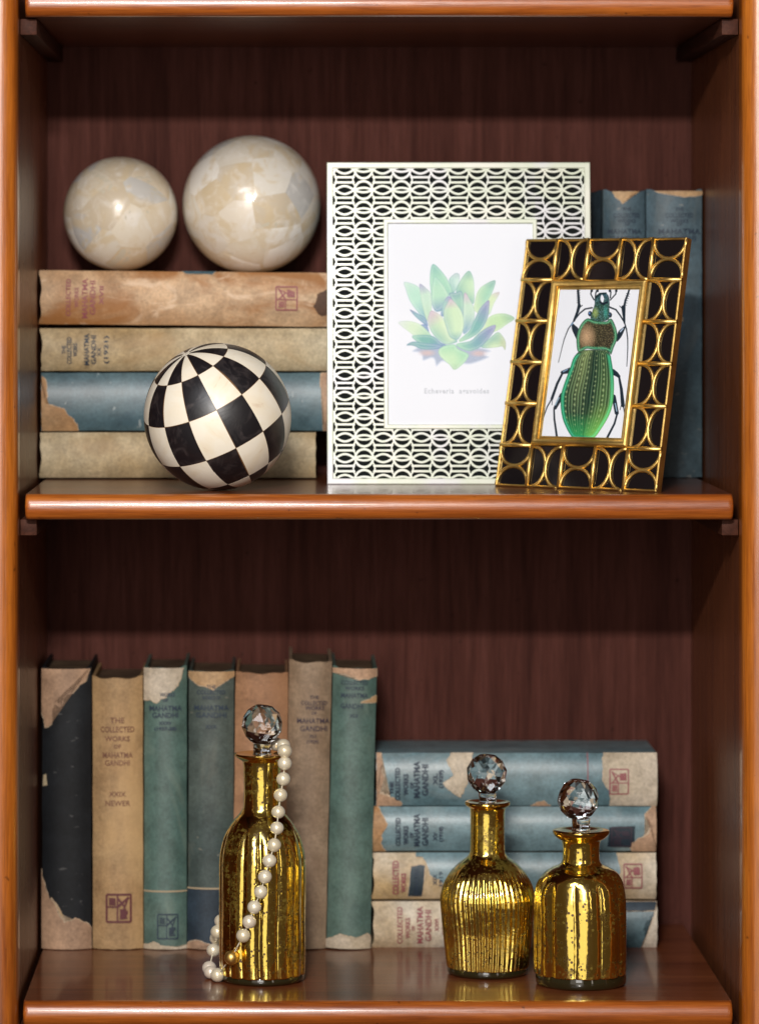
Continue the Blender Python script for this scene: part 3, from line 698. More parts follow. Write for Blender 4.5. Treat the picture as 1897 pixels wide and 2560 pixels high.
# ------------------------------------------------------------------ printed pictures (colour painted per vertex on a fine sheet)
def inpoly(px, py, poly):
    ins = np.zeros(px.shape, bool); n = len(poly); j = n-1
    for i in range(n):
        xi, yi = poly[i]; xj, yj = poly[j]
        if yi != yj:
            c = ((yi > py) != (yj > py)) & (px < (xj-xi)*(py-yi)/(yj-yi)+xi)
            ins ^= c
        j = i
    return ins
def segdist(px, py, pts, closed=True):
    d = np.full(px.shape, 1e9); n = len(pts)
    for i in range(n if closed else n-1):
        a, b = pts[i], pts[(i+1) % n]; ab = b-a; L = ab.dot(ab)+1e-9
        t = np.clip(((px-a[0])*ab[0]+(py-a[1])*ab[1])/L, 0, 1)
        d = np.minimum(d, np.hypot(px-a[0]-t*ab[0], py-a[1]-t*ab[1]))
    return d
rs = np.random.RandomState(3)
def lin(c): return np.array(srgb(*c)[:3])
def blend(img, m, col):
    img[...] = img*(1-m[..., None])+col*m[..., None]
def sheet(name, img, corner, mat, parent):
    """img[h,w,3] onto a grid; corner(u,v) -> point, v=0 at the top"""
    h, w_ = img.shape[:2]
    vs = [corner(i/(w_-1), j/(h-1)) for j in range(h) for i in range(w_)]
    fs = [(j*w_+i, (j+1)*w_+i, (j+1)*w_+i+1, j*w_+i+1) for j in range(h-1) for i in range(w_-1)]
    me = bpy.data.meshes.new(name); me.from_pydata(vs, [], fs); me.update()
    at = me.color_attributes.new('ink', 'FLOAT_COLOR', 'POINT')
    a = np.ones((h*w_, 4), np.float32); a[:, :3] = img.reshape(-1, 3); at.data.foreach_set('color', a.ravel())
    return link(name, me, mat, parent)
def inkmat():
    m, nt, b = newmat('printed_paper')
    a = nt.nodes.new('ShaderNodeAttribute'); a.attribute_name = 'ink'
    nt.links.new(a.outputs['Color'], b.inputs['Base Color']); b.inputs['Roughness'].default_value = 0.55
    b.inputs['Specular IOR Level'].default_value = 0.2
    return m
M['print'] = inkmat()
M['blank'] = simple('print_paper', tuple(lin((233, 236, 243)))+(1,), .55); M['blank'].node_tree.nodes['Principled BSDF'].inputs['Specular IOR Level'].default_value = 0.2
PAPER = lin((233, 236, 243))
def paint_succulent():
    W, Hh = 290, 268
    x = np.linspace(50, 1530, W); y = np.linspace(40, 1408, Hh); X, Y = np.meshgrid(x, y)
    img = np.ones((Hh, W, 3))*PAPER
    G = (186, 226, 190); Tl = (92, 170, 156); Bl = (88, 128, 178); YG = (214, 232, 176); Pk = (206, 158, 190); Pu = (146, 128, 186)
    def leaf(pts, base, tip, cl, cd, ct, side=0, tipw=.25, a=1.0, basew=.5):
        poly = catmull(pts, 5)
        x0, y0 = poly.min(0)-14; x1, y1 = poly.max(0)+14
        i0, i1 = np.searchsorted(x, [x0, x1]); j0, j1 = np.searchsorted(y, [y0, y1])
        xs, ys = X[j0:j1, i0:i1], Y[j0:j1, i0:i1]; sub = img[j0:j1, i0:i1]
        ins = inpoly(xs, ys, poly); d = segdist(xs, ys, poly); sd = np.where(ins, -d, d)
        m = np.clip(.5-sd/6, 0, 1)*a
        b_, t_ = np.array(base, float), np.array(tip, float); ax = t_-b_; L = np.hypot(*ax); ax /= L
        t = np.clip(((xs-b_[0])*ax[0]+(ys-b_[1])*ax[1])/L, 0, 1)
        s = ((xs-b_[0])*(-ax[1])+(ys-b_[1])*ax[0])/(0.28*L)
        c = np.ones(sub.shape)*lin(cl)
        blend(c, np.clip(1-t/basew, 0, 1)**1.2*.9, lin(cd))
        if side: blend(c, np.clip(side*s*.8+.1, 0, 1)*.85*np.clip(1.3-t, 0, 1), lin(cd))
        blend(c, np.clip((t-(1-tipw*1.25))/(tipw*1.25), 0, 1)**.9*.9, lin(ct))
        rim = np.clip(1-np.abs(-sd-20)/14, 0, 1); blend(c, rim*.25, lin((232, 244, 226)))
        edge = np.clip(1-d/6, 0, 1); blend(c, edge*.5, lin(cd)*.75)
        c *= 1+rs.uniform(-.07, .07, c.shape[:2])[..., None]
        blend(sub, m, c)
    sh = catmull([(240, 1150), (350, 1180), (380, 1270), (500, 1240), (540, 1340), (620, 1280), (700, 1310), (860, 1310), (980, 1310), (1190, 1225), (1130, 1180), (1220, 1150), (1100, 1100), (700, 1050), (400, 1060)], 5)
    sd = segdist(X, Y, sh); ins = inpoly(X, Y, sh)
    blend(img, np.where(ins, np.clip(sd/30, 0, 1), 0)*.85*rs.uniform(.75, 1, X.shape), lin((128, 146, 172)))
    for (ex, ey) in ((430, 1170), (1060, 1175)):
        blend(img, np.clip(1.4-np.hypot((X-ex)/90, (Y-ey)/35), 0, 1)*.8, lin((214, 180, 170)))
    leaf([(780, 190), (830, 210), (820, 320), (770, 420), (735, 420), (715, 330), (705, 260)], (760, 430), (790, 190), (200, 228, 210), Tl, (170, 190, 190), -1)
    leaf([(510, 75), (640, 200), (720, 340), (740, 430), (690, 480), (620, 640), (520, 640), (480, 420), (470, 220)], (600, 640), (510, 75), (160, 214, 178), Tl, (110, 180, 165), 0)
    leaf([(950, 160), (1000, 260), (1010, 420), (1000, 560), (900, 560), (790, 440), (820, 320), (880, 220)], (920, 580), (950, 160), (196, 228, 180), Tl, (96, 168, 150), -1)
    leaf([(530, 230), (620, 320), (680, 420), (690, 480), (640, 600), (560, 660), (500, 600), (490, 480), (500, 340)], (600, 660), (530, 230), (178, 222, 184), Bl, (150, 210, 180), 0, basew=.45)
    leaf([(1320, 425), (1250, 560), (1190, 700), (1130, 640), (1200, 470)], (1150, 700), (1320, 425), YG, G, (200, 170, 180))
    leaf([(1265, 275), (1240, 400), (1180, 520), (1090, 680), (1005, 640), (1015, 540), (1050, 420), (1120, 340)], (1030, 680), (1265, 275), (150, 208, 170), YG, (100, 160, 150), -1)
    leaf([(155, 300), (260, 320), (340, 370), (400, 480), (450, 640), (430, 780), (300, 640), (220, 520), (175, 390)], (430, 760), (155, 300), (182, 226, 196), (84, 150, 176), (200, 225, 205), 0)
    leaf([(225, 635), (330, 690), (410, 740), (440, 840), (330, 760), (260, 690)], (430, 830), (225, 635), (96, 158, 170), Bl, (130, 130, 170))
    leaf([(345, 320), (430, 380), (480, 450), (490, 620), (470, 720), (430, 770), (380, 600), (350, 430)], (440, 760), (345, 320), (196, 226, 196), (180, 214, 170), Pu, -1)
    leaf([(700, 440), (780, 430), (860, 420), (880, 620), (860, 760), (760, 560)], (850, 760), (760, 430), (150, 200, 170), Bl, (110, 160, 165))
    leaf([(350, 830), (430, 830), (460, 960), (400, 900)], (450, 960), (350, 830), Bl, Bl, Bl)
    leaf([(85, 790), (200, 775), (330, 810), (430, 890), (480, 960), (430, 975), (300, 970), (200, 900), (120, 840)], (460, 960), (85, 790), (212, 232, 190), (150, 205, 160), (214, 220, 214), 0, .3)
    leaf([(250, 960), (480, 955), (600, 1040), (660, 1075), (480, 1085), (340, 1050)], (640, 1075), (250, 960), (96, 172, 156), Bl, (150, 205, 170))
    leaf([(180, 1075), (260, 1030), (400, 1045), (620, 1072), (560, 1120), (380, 1125), (260, 1080)], (600, 1090), (180, 1075), (90, 160, 160), Bl, (80, 140, 150))
    leaf([(1500, 745), (1400, 690), (1280, 690), (1180, 740), (1120, 860), (1000, 990), (1100, 960), (1280, 900), (1400, 820)], (1050, 960), (1500, 745), (190, 224, 160), YG, (130, 180, 140), 1)
    leaf([(1380, 1135), (1390, 1040), (1350, 960), (1290, 915), (1180, 1000), (1090, 1090), (1150, 1110), (1280, 1100), (1350, 1090)], (1120, 1060), (1370, 1100), (206, 228, 170), (120, 180, 160), (190, 196, 140), -1)
    leaf([(890, 430), (960, 520), (1010, 640), (1000, 780), (930, 900), (870, 920), (875, 640)], (900, 900), (895, 430), (196, 224, 192), (92, 150, 176), Pk, 0)
    leaf([(680, 480), (730, 500), (660, 640), (630, 720), (600, 690), (630, 560)], (620, 710), (690, 480), (140, 190, 176), Bl, Pu)
    leaf([(1185, 520), (1190, 620), (1170, 740), (1110, 860), (1010, 960), (850, 1030), (825, 1005), (940, 900), (1020, 740), (1080, 620)], (840, 1015), (1185, 520), (98, 172, 160), (160, 212, 160), Pu, 0, .42, basew=.35)
    leaf([(1265, 825), (1250, 900), (1160, 1020), (1080, 1100), (940, 1145), (820, 1100), (795, 1055), (960, 1020), (1060, 930), (1160, 860)], (810, 1070), (1265, 825), (100, 160, 165), (150, 212, 165), Pu, 0, .45, basew=.4)
    leaf([(720, 505), (800, 580), (860, 680), (880, 800), (860, 920), (810, 1000), (770, 1005), (710, 970), (670, 860), (635, 740), (640, 640), (680, 560)], (780, 1005), (718, 505), (206, 232, 182), (82, 160, 160), Pk, -1, .2, basew=.22)
    leaf([(490, 650), (590, 700), (640, 770), (680, 900), (720, 980), (800, 1020), (760, 1050), (650, 1060), (540, 980), (470, 880), (440, 770), (455, 700)], (770, 1035), (490, 650), (214, 234, 182), (100, 176, 160), (208, 166, 192), -1, .3, basew=.1)
    leaf([(765, 1375), (700, 1310), (600, 1220), (570, 1150), (620, 1090), (760, 1065), (810, 1120), (930, 1180), (920, 1240), (860, 1310)], (770, 1080), (765, 1375), (196, 230, 176), (150, 212, 165), (160, 200, 150), -1, .25)
    ink = np.clip(np.abs(img-PAPER).sum(2)*2, 0, 1)[..., None]
    img = img*(1-ink)+ink*(img*np.array([.94, .97, 1.04]))
    img = np.clip(img*.86+PAPER*.14, 0, 1)
    return img, (x, y)
def paint_beetle():
    W, Hh = 230, 436
    u = np.linspace(0, 1, W); v = np.linspace(0, 1, Hh); U, Vv = np.meshgrid(u, v)
    # crop coordinates of the traced drawing
    X = 370+U*1176-Vv*290; Y = 62+Vv*2362+U*Vv*8
    img = np.ones((Hh, W, 3))*PAPER
    dk = lin((26, 40, 52))
    def stroke(pts, w0, w1=None, col=dk, a=1.0):
        w1 = w0 if w1 is None else w1
        pts = [np.array(p, float) for p in pts]; n = len(pts)-1
        for i in range(n):
            a_, b_ = pts[i], pts[i+1]; ab = b_-a_; L = ab.dot(ab)
            t = np.clip(((X-a_[0])*ab[0]+(Y-a_[1])*ab[1])/L, 0, 1)
            d = np.hypot(X-a_[0]-t*ab[0], Y-a_[1]-t*ab[1]); hw = (w0+(w1-w0)*(i+t)/n)/2*1.15+2
            blend(img, np.clip((hw-d)/5+.5, 0, 1)*a, col)
    def fill(pts, fn, soft=6):
        poly = catmull(pts, 5); ins = inpoly(X, Y, poly); d = segdist(X, Y, poly)
        sd = np.where(ins, -d, d); m = np.clip(.5-sd/soft, 0, 1)
        blend(img, m, fn(-sd))
    stroke([(840, 360), (740, 380), (660, 450), (560, 590), (490, 700), (430, 860), (400, 980), (340, 1240)], 20, 5)
    stroke([(1100, 350), (1190, 390), (1250, 480), (1310, 590), (1340, 700), (1355, 850), (1355, 1000), (1345, 1180), (1338, 1290)], 20, 6)
    stroke([(635, 40), (645, 180), (650, 310)], 24, 30); stroke([(655, 320), (630, 420), (575, 570)], 40, 26)
    stroke([(700, 320), (660, 360)], 8); stroke([(1245, 330), (1280, 370)], 8)
    stroke([(1395, 40), (1360, 160), (1330, 240), (1310, 340)], 20, 26); stroke([(1300, 350), (1305, 470), (1312, 600)], 52, 20)
    for k in range(6):
        stroke([(620, 100+k*36), (668, 84+k*36)], 6); stroke([(1345-k*8, 130+k*36), (1392-k*10, 140+k*36)], 6)
    F = lambda c: (lambda dd: np.ones(img.shape)*c)
    fill([(545, 610), (600, 650), (645, 715), (625, 880), (570, 780), (540, 690)], F(dk)); stroke([(560, 600), (530, 640)], 14, col=lin((120, 150, 180)))
    fill([(1330, 650), (1280, 680), (1215, 750), (1195, 900), (1260, 830), (1310, 720)], F(dk)); stroke([(1290, 690), (1250, 740)], 12, col=lin((170, 190, 215)))
    for pts in ([(840, 40), (825, 140), (870, 230)], [(930, 40), (900, 120), (890, 200)], [(1100, 40), (1120, 110), (1110, 200)], [(1200, 40), (1190, 140), (1110, 235)]): stroke(pts, 14)
    for e in ((840, 75), (925, 75), (1105, 75), (1198, 75)): stroke([e, (e[0], e[1]+18)], 28)
    stroke([(530, 1360), (460, 1380), (400, 1400)], 80, 46); stroke([(390, 1430), (320, 1580), (240, 1820)], 26, 34); stroke([(240, 1820), (170, 1950), (110, 2130)], 16, 10)
    stroke([(470, 1350), (410, 1385)], 12, col=lin((120, 150, 180)))
    stroke([(1130, 1380), (1180, 1410), (1220, 1450)], 80, 40); stroke([(1225, 1460), (1255, 1650), (1275, 1910)], 24, 46); stroke([(1285, 1930), (1300, 2060)], 14, 8)
    stroke([(390, 1760), (340, 1860), (285, 1970)], 60, 40); stroke([(345, 1800), (290, 1920)], 10, col=lin((150, 180, 200))); stroke([(270, 1990), (275, 2150), (310, 2430)], 18, 26)
    stroke([(1145, 1770), (1165, 1900), (1185, 2030)], 50, 50); stroke([(1165, 1880), (1185, 2000)], 9, col=lin((150, 180, 200))); stroke([(1190, 2050), (1150, 2200), (1040, 2430)], 20, 26)
    stroke([(245, 1840), (240, 1920)], 6); stroke([(1250, 1910), (1232, 1980)], 6)
    for e in ((812, 455), (1102, 475)):
        m = np.clip((1.1-np.hypot((X-e[0])/30, (Y-e[1])/44))*6, 0, 1); blend(img, m, dk)
        blend(img, np.clip((1-np.hypot((X-e[0]+8)/12, (Y-e[1]+8)/22))*3, 0, 1)*.8, lin((120, 160, 220)))
    gr = rs.uniform(-1, 1, X.shape)
    def head(dd):
        c = np.ones(img.shape)*lin((40, 74, 56)); blend(c, np.clip((320-Y)/160, 0, 1)*.5, lin((58, 86, 116)))
        blend(c, np.clip(1-np.hypot((X-890)/60, (Y-440)/110), 0, 1)*.9, lin((170, 190, 90)))
        blend(c, np.clip(1-np.hypot((X-1040)/40, (Y-430)/130), 0, 1)*.6, lin((60, 190, 170)))
        blend(c, np.clip(1-dd/16, 0, 1)*.9, lin((16, 34, 44))); blend(c, (gr > .45)*.5, lin((14, 34, 40))); blend(c, (gr < -.7)*.5, lin((150, 200, 210)))
        return c
    fill([(820, 545), (850, 400), (880, 300), (880, 220), (925, 160), (990, 120), (1050, 122), (1092, 190), (1100, 300), (1095, 380), (1085, 540), (950, 580)], head)
    fill([(990, 150), (1018, 210), (1000, 275), (975, 250), (968, 200)], F(lin((230, 234, 242))))
    stroke([(905, 190), (960, 135), (1045, 125)], 30, 20, lin((20, 44, 48))); stroke([(960, 270), (1010, 300), (1060, 270)], 22, col=lin((16, 24, 40)))
    def ely_edges():
        Lf = np.array([(1050, 660), (1120, 590), (1200, 548), (1330, 510), (1470, 460), (1620, 410), (1760, 375), (1960, 370), (2130, 395), (2260, 440), (2380, 500), (2440, 560)], float)
        Rt = np.array([(1050, 1050), (1110, 1100), (1180, 1115), (1330, 1135), (1530, 1150), (1740, 1145), (1930, 1120), (2100, 1060), (2280, 960), (2420, 850), (2440, 830)], float)
        return np.interp(Y, Lf[:, 0], Lf[:, 1]), np.interp(Y, Rt[:, 0], Rt[:, 1])
    l_, r_ = ely_edges(); s = (X-l_)/(r_-l_); tt = (Y-1030)/1400
    def ely(dd):
        c = np.ones(img.shape)*lin((34, 66, 50))
        lightL = np.clip(1-np.abs(s-.30)/.24, 0, 1)*np.clip(1.05-tt*1.35, 0, 1); blend(c, lightL*.6, lin((176, 190, 120)))
        lightR = np.clip(1-np.abs(s-.80)/.22, 0, 1); blend(c, lightR*.35*np.clip(tt+.3, 0, 1), lin((150, 190, 100)))
        ph = s*17.0; st = .5+.5*np.cos(2*PI*ph); blend(c, np.clip(st*1.5-.55, 0, 1)*.6, lin((16, 34, 30)))
        hl = np.clip(np.cos(2*PI*ph+2.2)*2-1.2, 0, 1); blend(c, hl*.55, lin((170, 205, 150)))
        rw = s*5.67; row = np.clip(1-np.abs(rw % 1-.5)/.16, 0, 1); bm_ = np.sin(Y/13.0+np.floor(rw)*2.1+np.sin(Y/60+s*9)); blend(c, row*np.clip(bm_*1.6-.3, 0, 1)*.7, lin((16, 30, 26))); blend(c, row*np.clip(-bm_*1.6-.6, 0, 1)*.55, lin((190, 208, 150)))
        blend(c, np.clip(1-np.abs(s-.55)/.2, 0, 1)*.45*np.clip(1.2-tt, 0, 1), lin((20, 40, 34)))
        blend(c, np.clip((tt-.72)/.28, 0, 1)*.75, lin((46, 170, 96))); blend(c, np.clip((tt-.6)/.4, 0, 1)*np.clip(s*1.6-.7, 0, 1)*.8, lin((150, 206, 84)))
        e = np.clip((62-dd)/22, 0, 1)
        rim = np.ones(img.shape)*lin((38, 150, 104)); blend(rim, np.clip(s*2-1, 0, 1)*np.clip(tt*1.5-.3, 0, 1), lin((120, 214, 110)))
        blend(rim, np.clip(1-np.abs(dd-30)/8, 0, 1)*.6, lin((120, 225, 190))); blend(c, e*np.clip((Y-1080)/60, 0, 1), rim)
        blend(c, np.clip(1-np.abs(s-.5-.01)/.012, 0, 1)*.9, lin((14, 30, 30)))
        blend(c, np.clip(1-dd/11, 0, 1)*.85, lin((14, 60, 52)))
        return c*(1+gr*.12)[..., None]
    fill([(740, 1035), (660, 1050), (590, 1120), (548, 1200), (510, 1330), (460, 1470), (410, 1620), (375, 1760), (370, 1960), (395, 2130), (440, 2260), (500, 2380), (560, 2440), (700, 2450), (850, 2430), (960, 2280), (1060, 2100), (1120, 1930), (1145, 1740), (1150, 1530), (1135, 1330), (1115, 1180), (1100, 1110), (1040, 1035)], ely)
    def pro(dd):
        c = np.ones(img.shape)*lin((50, 46, 30))
        blend(c, np.clip(1-np.hypot((X-760)/150, (Y-820)/230), 0, 1)*1.0, lin((206, 168, 130)))
        blend(c, np.clip((X-900)/330, 0, 1)*.6, lin((44, 36, 34)))
        e = np.clip((58-dd)/26, 0, 1); rim = np.ones(img.shape)*lin((44, 130, 92)); blend(rim, np.clip(1-np.abs(dd-26)/9, 0, 1)*.6, lin((130, 225, 180))); blend(c, e*.95, rim)
        blend(c, (gr > .4)*.35, lin((30, 34, 24))); blend(c, (gr < -.65)*.3, lin((220, 200, 150)))
        blend(c, np.clip(1-np.abs(X-925+(Y-800)*.05)/9, 0, 1)*.5, lin((24, 28, 22)))
        blend(c, np.clip(1-dd/12, 0, 1)*.9, lin((14, 44, 42)))
        return c
    fill([(770, 530), (700, 590), (640, 700), (610, 830), (610, 950), (630, 1065), (700, 1050), (760, 1018), (860, 1030), (1000, 1030), (1080, 1060), (1112, 1108), (1150, 1000), (1200, 870), (1205, 760), (1180, 650), (1130, 540), (1080, 545), (1050, 575), (900, 572), (830, 545)], pro)
    return img
# pane: thin clear glass that lets lamp light through
def panemat():
    m, nt, b = newmat('picture_glass')
    out = nt.nodes['Material Output']; nt.nodes.remove(b)
    tr = N(nt, 'ShaderNodeBsdfTransparent'); gl = N(nt, 'ShaderNodeBsdfGlossy'); gl.inputs['Roughness'].default_value = 0.03
    fr = N(nt, 'ShaderNodeFresnel'); fr.inputs[0].default_value = 1.35; mx = N(nt, 'ShaderNodeMixShader')
    nt.links.new(fr.outputs[0], mx.inputs[0]); nt.links.new(tr.outputs[0], mx.inputs[1]); nt.links.new(gl.outputs[0], mx.inputs[2])
    nt.links.new(mx.outputs[0], out.inputs[0]); return m
M['pane'] = panemat()
# ------------------------------------------------------------------ white lattice frame
yf = 0.151; kf = (1+yf/D0)/S
wf = empty('picture_frame', (V(1002, 0, yf).x, yf, ZM), 'large white openwork lattice picture frame with a succulent print', 'picture frame', None,
           (math.radians(-6.5), 0, 0))
# local: X right, Z up, front at y=0
FX0, FX1 = (818-1150.5)*kf, (1481-1150.5)*kf
FH = (1211-406)*kf*1.010
px2 = lambda px: (px-1150.5)*kf
pz2 = lambda py: (1211-py)*kf
white = simple('white_enamel', srgb(232, 232, 226), 0.22, coat=0.4)
def nacre():
    m, nt, b = newmat('pearly_white_lattice')
    v = coords(nt); n = noise(nt, v, 22, 3, .5, .6)
    nt.links.new(ramp(nt, n, [(0.35, srgb(212, 212, 198)), (0.5, srgb(196, 204, 182)), (0.65, srgb(202, 202, 204))]), b.inputs['Base Color'])
    b.inputs['Roughness'].default_value = .3; b.inputs['Coat Weight'].default_value = .4; b.inputs['Coat Roughness'].default_value = .1
    return m
M['nacre'] = nacre()
blackback = simple('black_backing', (0.006, 0.008, 0.008, 1), .7); blackback.node_tree.nodes['Principled BSDF'].inputs['Specular IOR Level'].default_value = 0.08
bm = bmesh.new(); box(bm, FX0+.001, FX1-.001, .0015, .0125, .001, FH-.001); frombm('backing', bm, blackback, wf)
def rect_ring(bm, x0, x1, z0, z1, wd, y0, y1, bev=.0006):
    P_ = []
    prof = [(0, y1), (0, y0+bev), (bev, y0), (wd-bev, y0), (wd, y0+bev), (wd, y1)]
    for d, y in prof:
        P_.append([bm.verts.new(p) for p in ((x0+d, y, z0+d), (x1-d, y, z0+d), (x1-d, y, z1-d), (x0+d, y, z1-d))])
    for i in range(len(prof)-1):
        for j in range(4): bm.faces.new((P_[i][j], P_[i][(j+1) % 4], P_[i+1][(j+1) % 4], P_[i+1][j]))
bm = bmesh.new(); rect_ring(bm, FX0, FX1, 0, FH, 15*kf, -.0012, .0135); frombm('outer_border', bm, M['nacre'], wf)
ix0, ix1, iz0, iz1 = px2(960), px2(1346), pz2(1072), pz2(542)
bm = bmesh.new(); rect_ring(bm, ix0, ix1, iz0, iz1, 11*kf, -.0012, .0012); frombm('inner_border', bm, M['nacre'], wf)
def ribbon(bm, pts, wd, y0, h, closed=False):
    n = len(pts); L = []
    for i in range(n):
        a = pts[i-1] if (i > 0 or closed) else pts[i]; c = pts[(i+1) % n] if (i < n-1 or closed) else pts[i]
        t = Vector((c[0]-a[0], c[1]-a[1])); t.normalize(); nn = Vector((-t.y, t.x)); p = Vector(pts[i][:2])
        r_ = [p+nn*wd/2, p+nn*wd*.38, p-nn*wd*.38, p-nn*wd/2]
        L.append([bm.verts.new((r_[0].x, y0, r_[0].y)), bm.verts.new((r_[1].x, y0-h, r_[1].y)), bm.verts.new((r_[2].x, y0-h, r_[2].y)), bm.verts.new((r_[3].x, y0, r_[3].y))])
    for i in range(n if closed else n-1):
        A, B = L[i], L[(i+1) % n]
        for j in range(3): bm.faces.new((A[j], A[j+1], B[j+1], B[j]))
bm = bmesh.new(); yb = .0013
PX_, PY_ = 95.6, 52.1
for r_ in range(-1, 16):
    ze = 468+r_*PY_; zs = ze-26.05
    for c_ in range(-1, 8):
        xw = 862.5+c_*PX_; xn = xw+PX_/2
        if 800 < xn < 1500:
            ribbon(bm, [(px2(xn+22.5*math.cos(a)), pz2(ze+22.5*math.sin(a))) for a in [2*PI*k/24 for k in range(24)]], 7.2*kf, yb, .0013, True)
        for s_ in (-1, 1):
            zz_ = zs+s_*6.6
            ribbon(bm, [(px2(xw-21), pz2(zz_)), (px2(xw+21), pz2(zz_))], 6.6*kf, yb, .0011)
            ribbon(bm, [(px2(xw+s_*24.5), pz2(zs+9)), (px2(xw+s_*21), pz2(zs+2)), (px2(xw+s_*21), pz2(zs-2)), (px2(xw+s_*24.5), pz2(zs-9))], 4.6*kf, yb, .00105)
            ribbon(bm, [(px2(xw+s_*21), pz2(zs+7)), (px2(xw+s_*26), pz2(zs+15)), (px2(xw+s_*25.5), pz2(zs+26)), ], 4.6*kf, yb, .00102)
            ribbon(bm, [(px2(xw+s_*21), pz2(zs-7)), (px2(xw+s_*26), pz2(zs-15)), (px2(xw+s_*25.5), pz2(zs-26)), ], 4.6*kf, yb, .00101)
    for s_ in (-1, 1):
        pts = []
        for k in range(0, 8*24+1):
            x = 862.5-PX_*.5+PX_*k/24; cs = math.cos(2*PI*(x-862.5)/PX_)
            z = ze+s_*(10.2*cs if cs > 0 else 5.6*cs)
            pts.append((px2(x), pz2(z)))
        ribbon(bm, pts, 6.6*kf, yb, .0014+.0001*s_)
me_full = bpy.data.meshes.new('fret_tmp'); bm.to_mesh(me_full); bm.free()
def clipped(x0, x1, z0, z1):
    b_ = bmesh.new(); b_.from_mesh(me_full)
    for co, no in (((x0, 0, 0), (-1, 0, 0)), ((x1, 0, 0), (1, 0, 0)), ((0, 0, z0), (0, 0, -1)), ((0, 0, z1), (0, 0, 1))):
        bmesh.ops.bisect_plane(b_, geom=b_.verts[:]+b_.edges[:]+b_.faces[:], plane_co=co, plane_no=no, clear_outer=True, dist=1e-8)
    return b_
q_ = 8*kf; e_ = 4*kf
for rg in ((FX0+q_, ix0+e_, q_, FH-q_), (ix1-e_, FX1-q_, q_, FH-q_), (ix0+e_, ix1-e_, iz1-e_, FH-q_), (ix0+e_, ix1-e_, q_, iz0+e_)):
    frombm('lattice', clipped(*rg), M['nacre'], wf)
bpy.data.meshes.remove(me_full)
bm = bmesh.new(); px0, px1, pz0, pz1 = px2(966), px2(1340), pz2(1066), pz2(548)
vs = [bm.verts.new(p) for p in ((px0, .0009, pz0), (px1, .0009, pz0), (px1, .0009, pz1), (px0, .0009, pz1))]; bm.faces.new(vs)
frombm('print', bm, M['blank'], wf)
pic = [o for o in wf.children if o.name.startswith('print')][0]
img, (gx, gy) = paint_succulent()
fx = lambda zx: 980+zx/4.859; fy = lambda zy: 640+zy/4.859
sheet('illustration', img, lambda u, v: (px2(fx(gx[0]+(gx[-1]-gx[0])*u)), .00084, pz2(fy(gy[0]+(gy[-1]-gy[0])*v))), M['print'], pic)
t = text_bm('Echeveria  agavoides', .0056, px2(1142), pz2(977), (1222-1060)*kf, 0.00018, 1.15)
for v in t.verts: v.co.y = .00078
frombm('caption', t, M['ink_pale'], pic)
bm = bmesh.new(); vs = [bm.verts.new(p) for p in ((px0, -.0002, pz0), (px1, -.0002, pz0), (px1, -.0002, pz1), (px0, -.0002, pz1))]; bm.faces.new(vs)
frombm('glass_pane', bm, M['pane'], wf)
bm = bmesh.new(); box(bm, -.03, .03, .0137, .0162, .0, .15)
o = frombm('easel_back', bm, blackback, wf); o.rotation_euler = (math.radians(-6), 0, 0); o.location = (0, .0205, 0.0)
# ------------------------------------------------------------------ gold beetle frame
def ybase(py): return D0*((-ZM)*S/(py-AZ)-1)      # depth of a point on the middle shelf from its photo row
pl = Vector((.1577, .1206, 0)); ang = -.672; Wb = .1452; lean = .2185
tiltM = Matrix.Rotation(ang, 4, 'Z') @ Matrix.Rotation(-lean, 4, 'X')
gf = empty('picture_frame', (pl.x, pl.y, ZM+.0004), 'small gold and black enamel picture frame with a green beetle print, leaning back', 'picture frame', None, (0, 0, 0))
gf.rotation_euler = tiltM.to_euler()
Hb = .1925
def goldmat(name, base, rough, spots=True):
    m, nt, b = newmat(name)
    v = coords(nt); n = noise(nt, v, 300, 4, .6); n2 = noise(nt, v, 60, 4, .6)
    nt.links.new(ramp(nt, n2, [(.3, tuple(c*.6 for c in base[:3])+(1,)), (.6, base)]), b.inputs['Base Color'])
    b.inputs['Metallic'].default_value = 1; b.inputs['Roughness'].default_value = rough
    bump(nt, b, n, .35, .0006); return m
M['gold'] = goldmat('antique_gold', (.95, .64, .20, 1), .42)
M['enamel'] = simple('black_enamel', (.008, .006, .007, 1), .12, coat=.5)
bm = bmesh.new(); box(bm, .0012, Wb-.0012, .002, .0068, .0012, Hb-.0012); frombm('enamel_plate', bm, M['enamel'], gf)
bm = bmesh.new(); rect_ring(bm, 0, Wb, 0, Hb, .0018, -.0004, .0070, .0007)
box(bm, .0003, Wb-.0003, .0071, .0076, .0003, Hb-.0003)
frombm('gold_rim', bm, M['gold'], gf)
cw, ch = Wb/5, Hb/6
ox0, ox1, oz0, oz1 = cw+.0002, Wb-cw-.0002, ch+.0002, Hb-ch-.0002
bm = bmesh.new(); rect_ring(bm, ox0, ox1, oz0, oz1, .0050, -.0032, .0021, .0022); rect_ring(bm, ox0+.0047, ox1-.0047, oz0+.0047, oz1-.0047, .0026, -.0002, .0020, .0006)
frombm('gold_inner_border', bm, M['gold'], gf, auto=60)
def half_arc(w_, h_):                       # spans (0,0)-(0,h), bulges to +x
    b_ = bmesh.new(); pts = []
    for k in range(15):
        a = -PI/2+PI*k/14
        pts.append((w_*math.cos(a)**.9 if math.cos(a) > 1e-6 else 0, .0012, h_/2+h_/2*math.sin(a)*.97))
    tube(b_, pts, .0014, 8)
    me = bpy.data.meshes.new('gold_arc'); b_.to_mesh(me); b_.free(); me.materials.append(M['gold'])
    for p in me.polygons: p.use_smooth = True
    return me
